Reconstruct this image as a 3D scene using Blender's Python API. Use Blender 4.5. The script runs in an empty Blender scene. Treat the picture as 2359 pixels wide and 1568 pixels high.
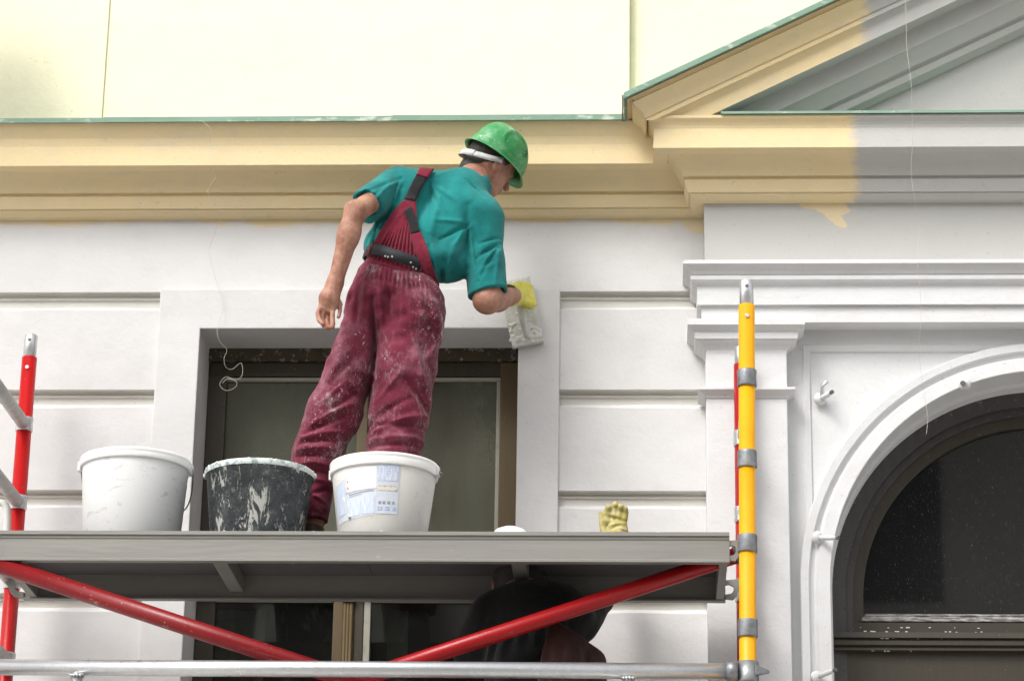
import bpy, math, random
import numpy as np
from mathutils import Vector, Matrix, Quaternion
random.seed(7); np.random.seed(7)
S = bpy.context.scene
COL = S.collection
# ------------------------------------------------------------------ camera
F = 6390.0; CX, CY = 1179.0, 784.0            # focal length and centre in units of a 2358 px wide picture
def nrm(v): v = np.array(v, float); return v / np.linalg.norm(v)
_yw = nrm((321, -2226, -F)); _zw = nrm((300, 18384, -F)); _xw = nrm(np.cross(_yw, _zw)); _zw = np.cross(_xw, _yw)
RW = np.array([_xw, _yw, _zw])                # camera axes -> world axes
_o = RW @ (np.array([(1720 - CX) / F, -(1058 - CY) / F, -1.0]) * 8.235)
CAM = np.array([0.0, -0.80 - _o[1], 1.6])
def W(px, py, Y):                             # where the sight line of a measured point meets the plane y = Y
    d = RW @ np.array([(px - CX) / F, -(py - CY) / F, -1.0])
    return CAM + d * ((Y - CAM[1]) / d[1])
def PX(p):
    c = RW.T @ (np.array(p) - CAM); return CX + F * c[0] / -c[2], CY - F * c[1] / -c[2]
def XW(px, py, Y): return W(px, py, Y)[0]
def ZW(px, py, Y): return W(px, py, Y)[2]
cd = bpy.data.cameras.new('camera'); cam = bpy.data.objects.new('camera', cd); COL.objects.link(cam)
cd.sensor_width = 36; cd.lens = 36 * F / 2358; cd.clip_start = 0.1; cd.clip_end = 2000
m = Matrix.Identity(4)
for i in range(3):
    for j in range(3): m[i][j] = RW[i][j]
    m[i][3] = CAM[i]
cam.matrix_world = m; S.camera = cam
# ------------------------------------------------------------------ light
SUN_EL, SUN_AZ = math.radians(48), math.radians(-36)      # azimuth from the facade's normal, towards the left
sd = Vector((math.sin(SUN_AZ) * math.cos(SUN_EL), -math.cos(SUN_AZ) * math.cos(SUN_EL), math.sin(SUN_EL)))
wd = bpy.data.worlds.new('World'); S.world = wd; wd.use_nodes = True
nt = wd.node_tree; bg = nt.nodes['Background']
sk = nt.nodes.new('ShaderNodeTexSky'); sk.sky_type = 'NISHITA'; sk.sun_disc = False
sk.sun_elevation = SUN_EL; sk.sun_rotation = math.atan2(sd.x, sd.y); sk.dust_density = 4.0; sk.air_density = 1.0
hs = nt.nodes.new('ShaderNodeHueSaturation'); hs.inputs['Saturation'].default_value = 0.22
nt.links.new(sk.outputs[0], hs.inputs['Color']); nt.links.new(hs.outputs[0], bg.inputs[0]); bg.inputs[1].default_value = 0.15
ld = bpy.data.lights.new('sun', 'SUN'); ld.energy = 0.78; ld.angle = math.radians(18); ld.color = (1.0, 0.965, 0.91)
sun = bpy.data.objects.new('sun', ld); COL.objects.link(sun); sun.rotation_euler = sd.to_track_quat('Z', 'Y').to_euler()
S.view_settings.view_transform = 'Standard'; S.view_settings.look = 'None'; S.view_settings.exposure = 0.96
S.view_settings.gamma = 1.0
# ------------------------------------------------------------------ materials
class NT:
    def __init__(s, name):
        s.m = bpy.data.materials.new(name); s.m.use_nodes = True; s.t = s.m.node_tree
        s.b = s.t.nodes['Principled BSDF']; s.tc = s.t.nodes.new('ShaderNodeTexCoord')
    def n(s, kind, **kw):
        o = s.t.nodes.new('ShaderNode' + kind)
        for k, v in kw.items(): setattr(o, k, v)
        return o
    def setin(s, sock, v):
        if isinstance(v, bpy.types.NodeSocket): s.t.links.new(v, sock)
        elif isinstance(v, (tuple, list)) and len(v) == 3 and sock.type == 'RGBA': sock.default_value = (*v, 1)
        else: sock.default_value = v
    def math(s, op, a, b=0.0, c=None):
        o = s.n('Math', operation=op); s.setin(o.inputs[0], a); s.setin(o.inputs[1], b)
        if c is not None: s.setin(o.inputs[2], c)
        return o.outputs[0]
    def noise(s, scale, detail=4, rough=0.55, stretch=None, dist=0.0, off=(0, 0, 0)):
        o = s.n('TexNoise'); v = s.tc.outputs['Object']
        if stretch or any(off):
            mp = s.n('Mapping'); s.t.links.new(v, mp.inputs[0]); mp.inputs['Scale'].default_value = stretch or (1, 1, 1); mp.inputs['Location'].default_value = off; v = mp.outputs[0]
        s.t.links.new(v, o.inputs['Vector']); o.inputs['Scale'].default_value = scale; o.inputs['Detail'].default_value = detail
        o.inputs['Roughness'].default_value = rough; o.inputs['Distortion'].default_value = dist
        return o.outputs[0]
    def xyz(s):
        o = s.n('SeparateXYZ'); s.t.links.new(s.tc.outputs['Object'], o.inputs[0]); return o.outputs
    def step(s, v, a, b):                     # 0 below a, 1 above b
        o = s.n('MapRange', interpolation_type='SMOOTHSTEP'); s.setin(o.inputs[0], v); o.inputs[1].default_value = a; o.inputs[2].default_value = b
        return o.outputs[0]
    def mix(s, f, a, b, mode='MIX'):
        o = s.n('Mix', data_type='RGBA', blend_type=mode); s.setin(o.inputs[0], f); s.setin(o.inputs[6], a); s.setin(o.inputs[7], b); return o.outputs[2]
    def bump(s, h, dist, strength=1.0, prev=None):
        o = s.n('Bump'); s.setin(o.inputs['Height'], h); o.inputs['Distance'].default_value = dist; o.inputs['Strength'].default_value = strength
        if prev: s.t.links.new(prev, o.inputs['Normal'])
        return o.outputs[0]
    def out(s, col=None, rough=None, metal=None, normal=None, spec=None, **kw):
        if col is not None: s.setin(s.b.inputs['Base Color'], col)
        if rough is not None: s.setin(s.b.inputs['Roughness'], rough)
        if metal is not None: s.setin(s.b.inputs['Metallic'], metal)
        if normal is not None: s.t.links.new(normal, s.b.inputs['Normal'])
        if spec is not None: s.b.inputs['Specular IOR Level'].default_value = spec
        for k, v in kw.items(): s.setin(s.b.inputs[k], v)
        return s.m
WHITE = (0.66, 0.65, 0.645); YEL = (0.74, 0.595, 0.345); GREY = (0.48, 0.475, 0.455)
def plaster(n, col, amp=0.10):
    big = n.noise(1.7, 5, 0.6); mid = n.noise(9, 5, 0.65, stretch=(1, 1, 1.6))
    c = n.mix(n.step(big, 0.35, 0.7), col, tuple(v * (1 - amp) for v in col)) if not isinstance(col, bpy.types.NodeSocket) else n.mix(n.math('MULTIPLY', n.step(big, .35, .7), amp * 2), col, (0.5, 0.49, 0.47))
    c = n.mix(n.math('MULTIPLY', n.step(mid, 0.45, 0.75), 0.12), c, (0.42, 0.40, 0.36))
    pits = n.step(n.noise(60, 2, 0.5), 0.70, 0.74)
    c = n.mix(n.math('MULTIPLY', pits, 0.25), c, (0.3, 0.28, 0.25))
    tr = n.noise(4.5, 6, .6, stretch=(.8, 1, 1.1), dist=.3); c = n.mix(n.math('MULTIPLY', n.step(n.noise(2.6, 6, .75, off=(7, 3, 1)), .52, .68), .10), c, (.47, .45, .40)); b = n.bump(tr, 0.005); b = n.bump(n.noise(55, 6, .7), 0.0016, prev=b); b = n.bump(n.noise(420, 2, .6), 0.0007, prev=b)
    return c, b
n = NT('white_plaster'); c, b = plaster(n, WHITE); M_white = n.out(c, 0.85, normal=b, spec=0.25)
n = NT('bright_white_plaster'); c, b = plaster(n, (0.665, 0.668, 0.668), 0.04); M_bright = n.out(c, 0.8, normal=b, spec=0.3)
n = NT('cream_plaster'); c, b = plaster(n, (0.86, 0.83, 0.60), 0.03); M_cream = n.out(c, 0.85, normal=b, spec=0.2)
# yellow top coat that ends raggedly over grey-white undercoat
def ragged(name, zline=None, xline=None, under=GREY, patches=()):
    n = NT(name); x, y, z = n.xyz(); wob = n.noise(7, 6, 0.7, stretch=(1, 1, 2.5)); wob2 = n.noise(26, 4, 0.7, stretch=(0.6, 1, 3))
    w = n.math('ADD', n.math('MULTIPLY', n.math('SUBTRACT', wob, 0.5), 0.14), n.math('MULTIPLY', n.math('SUBTRACT', wob2, 0.5), 0.10)); w = n.math('ADD', w, n.math('MULTIPLY', n.math('SUBTRACT', n.noise(3.1, 2, .5, off=(4, 0, 1)), 0.5), 0.22))
    mask = None
    if zline is not None: mask = n.step(n.math('ADD', z, n.math('MULTIPLY', w, 0.55)), zline - 0.014, zline + 0.016)
    if xline is not None:
        mx = n.step(n.math('ADD', x, w), xline - 0.022, xline + 0.030); mx = n.math('SUBTRACT', 1.0, mx)
        mask = mx if mask is None else n.math('MULTIPLY', mask, mx)
    for (pxx, pzz, rx, rz, sh) in patches:
        dx = n.math('DIVIDE', n.math('SUBTRACT', x, pxx), rx)
        dz = n.math('DIVIDE', n.math('ADD', n.math('SUBTRACT', z, pzz), n.math('MULTIPLY', n.math('SUBTRACT', x, pxx), sh)), rz)
        d = n.math('ADD', n.math('MULTIPLY', dx, dx), n.math('MULTIPLY', dz, dz)); d = n.math('ADD', d, n.math('MULTIPLY', w, 18.0))
        mask = n.math('MAXIMUM', mask, n.math('MULTIPLY', n.math('SUBTRACT', 1.0, n.step(d, 0.8, 1.15)), 0.85))
    mask = n.math('MULTIPLY', mask, n.math('SUBTRACT', 1.0, n.math('MULTIPLY', n.step(n.noise(14, 5, .7, stretch=(.5, 1, 1.5)), .5, .75), .22)))
    base = n.mix(mask, under, YEL); c, b = plaster(n, base, 0.05); return n.out(c, 0.82, normal=b, spec=0.25)
# galvanised / aluminium / painted tubes
def metal(name, col, rough, mottle=0.25, m_=0.9):
    n = NT(name); v = n.noise(45, 5, 0.65); w = n.noise(9, 3, 0.6)
    c = n.mix(n.step(v, 0.35, 0.7), col, tuple(k * (1 - mottle) for k in col)); c = n.mix(n.math('MULTIPLY', n.step(w, 0.55, 0.75), 0.35), c, (0.55, 0.54, 0.52))
    return n.out(c, n.math('ADD', n.math('MULTIPLY', v, 0.35), rough - 0.15), m_, n.bump(n.noise(160, 3), 0.0006))
M_galv = metal('galvanised_steel', (0.66, 0.67, 0.68), 0.30, 0.10, 0.8); M_cast = metal('cast_collar', (0.25, 0.26, 0.27), 0.42, 0.35, 0.5)
M_alu = metal('aluminium_profile', (0.24, 0.235, 0.22), 0.5, 0.18, 0.55); n = NT('aluminium_profile'); v = n.noise(14, 5, .6, stretch=(.12, 1, 2)); s1 = n.step(n.noise(60, 4, .75, stretch=(.3, 1, 1)), .66, .72)
M_alu = n.out(n.mix(n.math('MULTIPLY', s1, .35), n.mix(v, (.20, .195, .18), (.28, .27, .245)), (.45, .44, .42)), n.math('ADD', .38, n.math('MULTIPLY', v, .2)), .35, n.bump(n.noise(90, 3, stretch=(.1, 1, 1)), .0006))
M_dull = metal('dull_rung_metal', (0.50, 0.50, 0.48), 0.5, 0.2, 0.4)
def painted(name, col, dirt=0.5, wear=(0.6, 0.56, 0.52)):
    n = NT(name); s1 = n.step(n.noise(14, 8, 0.75, stretch=(1, 1, 1)), 0.62, 0.70); s2 = n.step(n.noise(120, 3, 0.6), 0.68, 0.72); s3 = n.step(n.noise(5, 3, .6), .4, .7)
    c = n.mix(n.math('MULTIPLY', s3, 0.25), col, tuple(k * .6 for k in col)); c = n.mix(n.math('MULTIPLY', s1, dirt * 0.5), c, wear); c = n.mix(n.math('MULTIPLY', s2, dirt), c, wear)
    return n.out(c, n.math('ADD', 0.32, n.math('MULTIPLY', s1, 0.4)), 0.0, n.bump(n.noise(90, 4), 0.0005), spec=.35)
M_red = painted('red_paint', (0.42, 0.004, 0.005), 0.25); M_redc = painted('red_paint_clean', (0.33, 0.006, 0.008), 0.18)
M_yel = painted('yellow_paint', (0.74, 0.345, 0.003), 0.22)
n = NT('deck_plywood'); v = n.noise(6, 6, .7, stretch=(.3, 1, 1)); s1 = n.step(n.noise(40, 4, .7), .66, .72)
M_ply = n.out(n.mix(n.math('MULTIPLY', s1, .5), n.mix(v, (0.035, 0.033, 0.035), (0.11, 0.10, 0.10)), (0.4, 0.39, 0.36)), 0.75, 0, n.bump(v, .002))
n = NT('green_sheet'); v = n.noise(10, 5, .65, stretch=(.6, 1, 1)); s1 = n.step(n.noise(30, 4, .7, stretch=(.4, 1, 1)), .55, .72)
M_green = n.out(n.mix(s1, n.mix(v, (0.12, 0.22, 0.15), (0.23, 0.35, 0.27)), (0.50, 0.56, 0.47)), 0.6, 0, n.bump(v, .003))
n = NT('dark_sheet_edge'); M_edge = n.out((0.12, 0.11, 0.10), 0.6)
# window wood with plaster smears
def wood(name, a, bcol, smear=0.0, spots=0.62):
    n = NT(name); v = n.noise(20, 5, .6, stretch=(3, 3, .25)); s1 = n.step(n.noise(38, 5, .75), spots, spots + .05); s2 = n.step(n.noise(150, 3, .6), .70, .74)
    c = n.mix(v, a, bcol); c = n.mix(n.math('MULTIPLY', s1, smear), c, (0.50, 0.49, 0.46)); c = n.mix(n.math('MULTIPLY', s2, 0.5), c, (0.55, 0.54, 0.5))
    return n.out(c, 0.5, 0, n.bump(s1, 0.002))
M_wood = wood('brown_window_wood', (0.075, 0.052, 0.022), (0.12, 0.08, 0.032), 0.25, .68); M_wooddk = wood('dark_window_wood', (0.030, 0.024, 0.015), (0.05, 0.04, 0.024), 0.12, .66)
M_smear = wood('smeared_frame_edge', (0.035, 0.028, 0.016), (0.08, 0.06, 0.025), 0.5, .56); M_bead = wood('pale_bead', (0.30, 0.29, 0.24), (0.36, 0.35, 0.30), 0.3)
M_arch = wood('arched_frame_wood', (0.026, 0.021, 0.012), (0.045, 0.035, 0.021), 0.25, .66); M_archdk = wood('arched_frame_soot', (0.028, 0.025, 0.023), (0.07, 0.064, 0.062), 0.18, .60)
def glass(name, tint, dust, dcol, spec_spots=0.0):
    n = NT(name); t = n.t; o = t.nodes['Material Output']
    fr = n.n('Fresnel'); fr.inputs[0].default_value = 1.5
    tr = n.n('BsdfTransparent'); tr.inputs[0].default_value = (*tint, 1); gl = n.n('BsdfGlossy'); gl.inputs['Roughness'].default_value = 0.03; gl.inputs[0].default_value = (.9, .9, .9, 1)
    df = n.n('BsdfDiffuse')
    sp = n.step(n.noise(170 if spec_spots > .25 else 150, 5, .85, stretch=(1.6, 1, .4)), *((.57, .70) if spec_spots > .25 else (.66, .72)))
    n.setin(df.inputs[0], n.mix(sp, dcol, (0.6, 0.6, 0.6)))
    m1 = n.n('MixShader'); n.setin(m1.inputs[0], n.math('MULTIPLY', fr.outputs[0], 1.2)); t.links.new(tr.outputs[0], m1.inputs[1]); t.links.new(gl.outputs[0], m1.inputs[2])
    m2 = n.n('MixShader'); film = n.math('MULTIPLY', n.noise(3.2, 6, .65, stretch=(1.5, 1, .6)), dust)
    n.setin(m2.inputs[0], n.math('MAXIMUM', film, n.math('MULTIPLY', sp, spec_spots))); t.links.new(m1.outputs[0], m2.inputs[1]); t.links.new(df.outputs[0], m2.inputs[2])
    t.links.new(m2.outputs[0], o.inputs[0]); return n.m
M_glass = glass('dusty_window_glass', (.85, .88, .84), 1.0, (0.17, 0.17, 0.13)); M_glass2 = glass('lower_window_glass', (.7, .72, .7), 0.10, (0.12, 0.12, 0.11), 0.1)
M_aglass = glass('spattered_arch_glass', (.25, .25, .25), 0.22, (0.085, 0.085, 0.09), 0.40)
n = NT('curtain'); x, y, z = n.xyz(); v = n.noise(8, 4, .6, stretch=(3, 1, .15)); M_curtain = n.out(n.mix(v, (0.10, 0.11, 0.075), (0.26, 0.27, 0.20)), 0.9)
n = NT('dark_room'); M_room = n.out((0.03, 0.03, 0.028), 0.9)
def fabric(name, a, bcol, spl=0.0, dustcol=(.6, .52, .52), weave=900, rough=.9, splw=.64, zlo=None):
    n = NT(name); v = n.noise(5, 5, .6); c = n.mix(n.step(v, .3, .7), a, bcol)
    if spl:
        dust = n.step(n.noise(4.5, 6, .75, off=(3, 1, 2)), .48, .72); c = n.mix(n.math('MULTIPLY', dust, spl * .5), c, dustcol)
        s1 = n.step(n.noise(95, 7, .8, stretch=(1.2, 1, .7), dist=.6), splw - .02, splw + .04); s2 = n.step(n.noise(15, 9, .85, stretch=(1.3, 1, .5), dist=.5), splw - .08, splw + .06); rg = n.step(n.noise(5, 3, .6, off=(9, 2, 5)), .40, .66)
        if spl >= 1: gx = n.xyz(); rg = n.math('MAXIMUM', n.math('MULTIPLY', rg, .8), n.math('MULTIPLY', n.step(gx[0], .11, .26), n.step(gx[2], .1, .3)))
        c = n.mix(n.math('MULTIPLY', n.math('MULTIPLY', s1, rg), min(1, spl * 1.1)), c, (.68, .64, .64)); c = n.mix(n.math('MULTIPLY', n.math('MULTIPLY', s2, rg), spl * .8), c, (.6, .53, .54))
    b = n.bump(n.noise(22, 5, .65), .004); b = n.bump(n.noise(weave, 2, .5), .0005, prev=b)
    return n.out(c, rough, 0, b, spec=.15, **{'Sheen Weight': .12})
M_teal = fabric('teal_cotton', (0.003, 0.105, 0.105), (0.014, 0.22, 0.21), .22, (.10, .30, .29), splw=.74)
M_maroon = fabric('maroon_work_cloth', (0.095, 0.009, 0.023), (0.17, 0.024, 0.046), 1.0, (.42, .23, .27), splw=.60); M_maroon2 = fabric('maroon_bib_cloth', (0.15, 0.010, 0.025), (0.19, 0.016, 0.036), .12, splw=.72)
M_black = fabric('black_elastic', (0.010, 0.010, 0.011), (0.022, 0.021, 0.022), .12, splw=.7); M_belt = fabric('black_leather_belt', (0.010, 0.012, 0.015), (0.03, 0.033, 0.038), .25, (.1, .1, .1), rough=.45, splw=.68)
M_dark = fabric('dark_jacket_cloth', (0.004, 0.004, 0.0045), (0.011, 0.011, 0.011), .0); M_rust = fabric('rust_brown_cloth', (0.014, 0.005, 0.0035), (0.036, 0.011, 0.008), .12, splw=.7)
M_undersleeve = fabric('dark_lining', (0.006, .02, .02), (0.01, .03, .03))
n = NT('skin'); v = n.noise(16, 6, .7); v2 = n.step(n.noise(60, 5, .75), .55, .72); M_skin = n.out(n.mix(n.math('MULTIPLY', v2, .22), n.mix(n.step(v, .3, .7), (0.23, 0.085, 0.05), (0.45, 0.235, 0.16)), (.62, .48, .42)), 0.55, 0, n.bump(n.noise(30, 6, .7), .0025, prev=n.bump(n.noise(160, 4), .0008)), **{'Subsurface Weight': .06, 'Subsurface Radius': (.02, .008, .004), 'Subsurface Scale': .3})
n = NT('black_hair'); M_hair = n.out(n.mix(n.noise(120, 3, .6, stretch=(1, 1, .3)), (0.006, 0.005, 0.004), (0.03, 0.02, 0.014)), 0.6, 0, n.bump(n.noise(300, 3, stretch=(1, 1, .2)), .002))
n = NT('green_helmet'); s1 = n.step(n.noise(16, 6, .75), .57, .72); s2 = n.step(n.noise(60, 3, .7), .66, .72)
M_helmet = n.out(n.mix(n.math('MULTIPLY', s2, .7), n.mix(n.math('MULTIPLY', n.step(n.noise(9, 7, .8), .42, .7), .55), (0.012, 0.22, 0.05), (.36, .56, .40)), (.65, .7, .62)), 0.42, 0, n.bump(n.noise(70, 4), .0008))
n = NT('white_plastic_strap'); M_strap = n.out(n.mix(n.step(n.noise(60, 2, .4), .4, .7), (.50, .50, .49), (.40, .40, .39)), .5)
def bucketmat(name, col, sp, spcol, thr=.66, rough=.4):
    n = NT(name); s1 = n.step(n.noise(26, 5, .8, stretch=(1, 1, .45), dist=.3), thr, thr + .03); s2 = n.step(n.noise(70, 3, .7), .68, .73); lo = n.noise(4, 3)
    c = n.mix(n.math('MULTIPLY', lo, .12), col, tuple(k * .75 for k in col)); c = n.mix(n.math('MULTIPLY', s1, sp), c, spcol); c = n.mix(n.math('MULTIPLY', s2, sp * .8), c, spcol); s3 = n.step(n.noise(11, 6, .75, stretch=(1, 1, 2.2), dist=1.5, off=(3, 3, 3)), .585, .62); c = n.mix(n.math('MULTIPLY', s3, sp * 1.1), c, tuple(k * 1.2 for k in spcol))
    return n.out(c, rough, 0, n.bump(s1, .0012 if sp > .6 else .0002), **{'Subsurface Weight': .45, 'Subsurface Radius': (.9, 1.0, 1.0), 'Subsurface Scale': .05})
M_bwhite = bucketmat('white_bucket_plastic', (0.74, 0.745, 0.74), .35, (.30, .28, .24), .72); M_bcream = bucketmat('cream_white_bucket_plastic', (0.76, 0.75, 0.71), .25, (.35, .32, .26), .74)
M_brim = bucketmat('white_rim_plastic', (.78, .78, .76), .2, (.4, .4, .36), .7)
n = NT('black_bucket_rubber'); s1 = n.step(n.noise(17, 6, .78, stretch=(1.5, 1.5, .5), dist=.6), .55, .575); s2 = n.step(n.noise(48, 7, .85), .53, .64); fz = n.step(n.noise(7, 9, .85), .36, .68)
c = n.mix(n.math('MULTIPLY', fz, .6), (.020, .025, .028), (.17, .19, .20)); c = n.mix(n.math('MULTIPLY', s2, .45), c, (.5, .52, .52)); c = n.mix(s1, c, (.66, .66, .63))
M_bblack = n.out(c, .5, 0, n.bump(s1, .003))
n = NT('wet_white_rim'); M_wetrim = n.out(n.mix(n.step(n.noise(50, 4), .5, .6), (.62, .68, .66), (.30, .36, .36)), .4, 0, n.bump(n.noise(60, 4), .003))
n = NT('wire_steel'); M_wire = n.out((.30, .30, .31), .4, .8)
n = NT('pale_string'); M_string = n.out((.55, .53, .47), .7)
n = NT('plaster_board'); s1 = n.noise(30, 6, .75); M_float = n.out(n.mix(n.step(s1, .4, .65), (.55, .54, .49), (.68, .67, .63)), .8, 0, n.bump(s1, .006))
n = NT('grey_white_grip'); M_grip = n.out(n.mix(n.noise(40, 5), (.45, .45, .42), (.68, .68, .65)), .45)
n = NT('wet_plaster'); M_lump = n.out((.66, .65, .61), .55, 0, n.bump(n.noise(60, 5), .004))
n = NT('yellow_rubber_glove'); s1 = n.step(n.noise(30, 5, .7), .5, .68); M_yglove = n.out(n.mix(n.math('MULTIPLY', s1, .5), (.66, .60, .085), (.72, .70, .45)), .4, 0, n.bump(n.noise(45, 4), .003), **{'Subsurface Weight': .1, 'Subsurface Radius': (.02, .02, .005), 'Subsurface Scale': .3})
n = NT('dusty_yellow_glove'); M_dglove = n.out(n.mix(n.step(n.noise(25, 5), .4, .65), (.33, .28, .07), (.50, .45, .20)), .65, 0, n.bump(n.noise(70, 4), .002))
n = NT('glove_inside'); M_ginside = n.out((.20, .10, .01), .7)
n = NT('brown_shoe_leather'); M_shoe = n.out((.05, .03, .02), .6)
n = NT('street_asphalt'); M_asph = n.out(n.mix(n.noise(40, 6), (.04, .04, .04), (.065, .063, .06)), .9, 0, n.bump(n.noise(200, 3), .004))
n = NT('pale_cobbles'); M_cobble = n.out(n.mix(n.noise(40, 6), (.28, .27, .26), (.38, .37, .35)), .9, 0, n.bump(n.noise(20, 3), .01))
n = NT('street_paving'); M_pave = n.out(n.mix(n.noise(4, 6), (.42, .41, .38), (.52, .50, .47)), .9, 0, n.bump(n.noise(60, 3), .003))
n = NT('opposite_render'); M_opp = n.out(n.mix(n.noise(.8, 5), (.52, .50, .42), (.62, .60, .52)), .9)
n = NT('opposite_glass'); M_oppg = n.out((.03, .035, .04), .08)
def flat(name, col, rough=.7): n = NT(name); return n.out(n.mix(n.noise(120, 3), col, tuple(k * .85 for k in col)), rough)
# ------------------------------------------------------------------ mesh helpers
def tag(o, label=None, cat=None, group=None, kind=None):
    if label: o['label'] = label
    if cat: o['category'] = cat
    if group: o['group'] = group
    if kind: o['kind'] = kind
    return o
def thing(name, label, cat, base=(0, 0, 0), group=None):
    o = bpy.data.objects.new(name, None); COL.objects.link(o); o.location = tuple(base); o.empty_display_size = .1; o['_b'] = 0; del o['_b']
    return tag(o, label, cat, group)
def wloc(o):
    v = Vector((0, 0, 0))
    while o is not None: v += o.location; o = o.parent
    return v
class MB:
    def __init__(s): s.v = []; s.f = []; s.sm = []
    def add(s, vs, fs, smooth=False):
        b = len(s.v); s.v += [tuple(map(float, q)) for q in vs]; s.f += [tuple(b + i for i in f) for f in fs]; s.sm += [smooth] * len(fs); return s
    def box(s, x0, x1, y0, y1, z0, z1):
        return s.add([(x, y, z) for x in (x0, x1) for y in (y0, y1) for z in (z0, z1)], [(0, 1, 3, 2), (4, 6, 7, 5), (0, 4, 5, 1), (2, 3, 7, 6), (0, 2, 6, 4), (1, 5, 7, 3)])
    def obox(s, c, ax, hs):                     # oriented box
        c = np.array(c, float); A = [np.array(a, float) * h for a, h in zip(ax, hs)]
        return s.add([c + i * A[0] + j * A[1] + k * A[2] for i in (-1, 1) for j in (-1, 1) for k in (-1, 1)], [(0, 1, 3, 2), (4, 6, 7, 5), (0, 4, 5, 1), (2, 3, 7, 6), (0, 2, 6, 4), (1, 5, 7, 3)])
    def tube(s, pts, r, seg=24, caps=True, rs=None):
        pts = [np.array(p, float) for p in pts]; n_ = len(pts); vs = []; ref = None
        for i, p in enumerate(pts):
            t = nrm(pts[min(i + 1, n_ - 1)] - pts[max(i - 1, 0)])
            if ref is None: ref = np.array((0, 0, 1.)) if abs(t[2]) < .9 else np.array((1., 0, 0))
            u = nrm(np.cross(ref, t)); w = np.cross(t, u); ref = w
            rr = rs[i] if rs else r
            vs += [p + rr * (math.cos(2 * math.pi * k / seg) * u + math.sin(2 * math.pi * k / seg) * w) for k in range(seg)]
        fs = [(i * seg + k, i * seg + (k + 1) % seg, (i + 1) * seg + (k + 1) % seg, (i + 1) * seg + k) for i in range(n_ - 1) for k in range(seg)]
        s.add(vs, fs, True)
        if caps: s.add(vs[:seg], [tuple(range(seg))[::-1]]); s.add(vs[-seg:], [tuple(range(seg))])
        return s
    def lathe(s, prof, c, axis=(0, 0, 1), seg=64, smooth=True, sx=1.0, sy=1.0, fr=None):
        c = np.array(c, float)
        if fr is None:
            a = nrm(axis); u = nrm(np.cross((0, 1, 0), a)); w = np.cross(a, u)
        else: u, w, a = fr
        vs = [c + h * a + r * (sx * math.cos(2 * math.pi * k / seg) * u + sy * math.sin(2 * math.pi * k / seg) * w) for (r, h) in prof for k in range(seg)]
        fs = [(i * seg + k, i * seg + (k + 1) % seg, (i + 1) * seg + (k + 1) % seg, (i + 1) * seg + k) for i in range(len(prof) - 1) for k in range(seg)]
        return s.add(vs, fs, smooth)
    def strip(s, rows, smooth=False, close=False):       # rows of equal length points, quads between consecutive rows
        m_ = len(rows[0]); vs = [p for r in rows for p in r]
        return s.add(vs, [(i * m_ + k, i * m_ + k + 1, (i + 1) * m_ + k + 1, (i + 1) * m_ + k) for i in range(len(rows) - 1) for k in range(m_ - 1)], smooth)
    def poly(s, pts): return s.add(pts, [tuple(range(len(pts)))])
    def build(s, name, mat, parent=None, bevel=0, base=None, **kw):
        off = wloc(parent) if parent else Vector(base or (0, 0, 0))
        me = bpy.data.meshes.new(name); me.from_pydata([(x - off.x, y - off.y, z - off.z) for x, y, z in s.v], [], s.f)
        me.polygons.foreach_set('use_smooth', s.sm); me.materials.append(mat)
        o = bpy.data.objects.new(name, me); COL.objects.link(o)
        import bmesh
        bm = bmesh.new(); bm.from_mesh(me); bmesh.ops.remove_doubles(bm, verts=bm.verts, dist=1e-5); bmesh.ops.recalc_face_normals(bm, faces=bm.faces)
        if bevel:
            ed = [e for e in bm.edges if e.is_manifold and len(e.link_faces) == 2 and e.calc_face_angle(0) > .6]
            bmesh.ops.bevel(bm, geom=ed, offset=bevel, segments=2, affect='EDGES', profile=.6, clamp_overlap=True)
        bm.to_mesh(me); bm.free()
        if parent: o.parent = parent
        elif base: o.location = tuple(base)
        return tag(o, **kw)
def smooth_curve(pts, n_=8):                  # Catmull-Rom
    pts = [np.array(p, float) for p in pts]; P = [pts[0]] + pts + [pts[-1]]; out = []
    for i in range(1, len(P) - 2):
        for k in range(n_):
            t = k / n_; a, b_, c_, d = P[i - 1:i + 3]
            out.append(.5 * (2 * b_ + (c_ - a) * t + (2 * a - 5 * b_ + 4 * c_ - d) * t * t + (3 * b_ - a - 3 * c_ + d) * t ** 3))
    return out + [pts[-1]]
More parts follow.
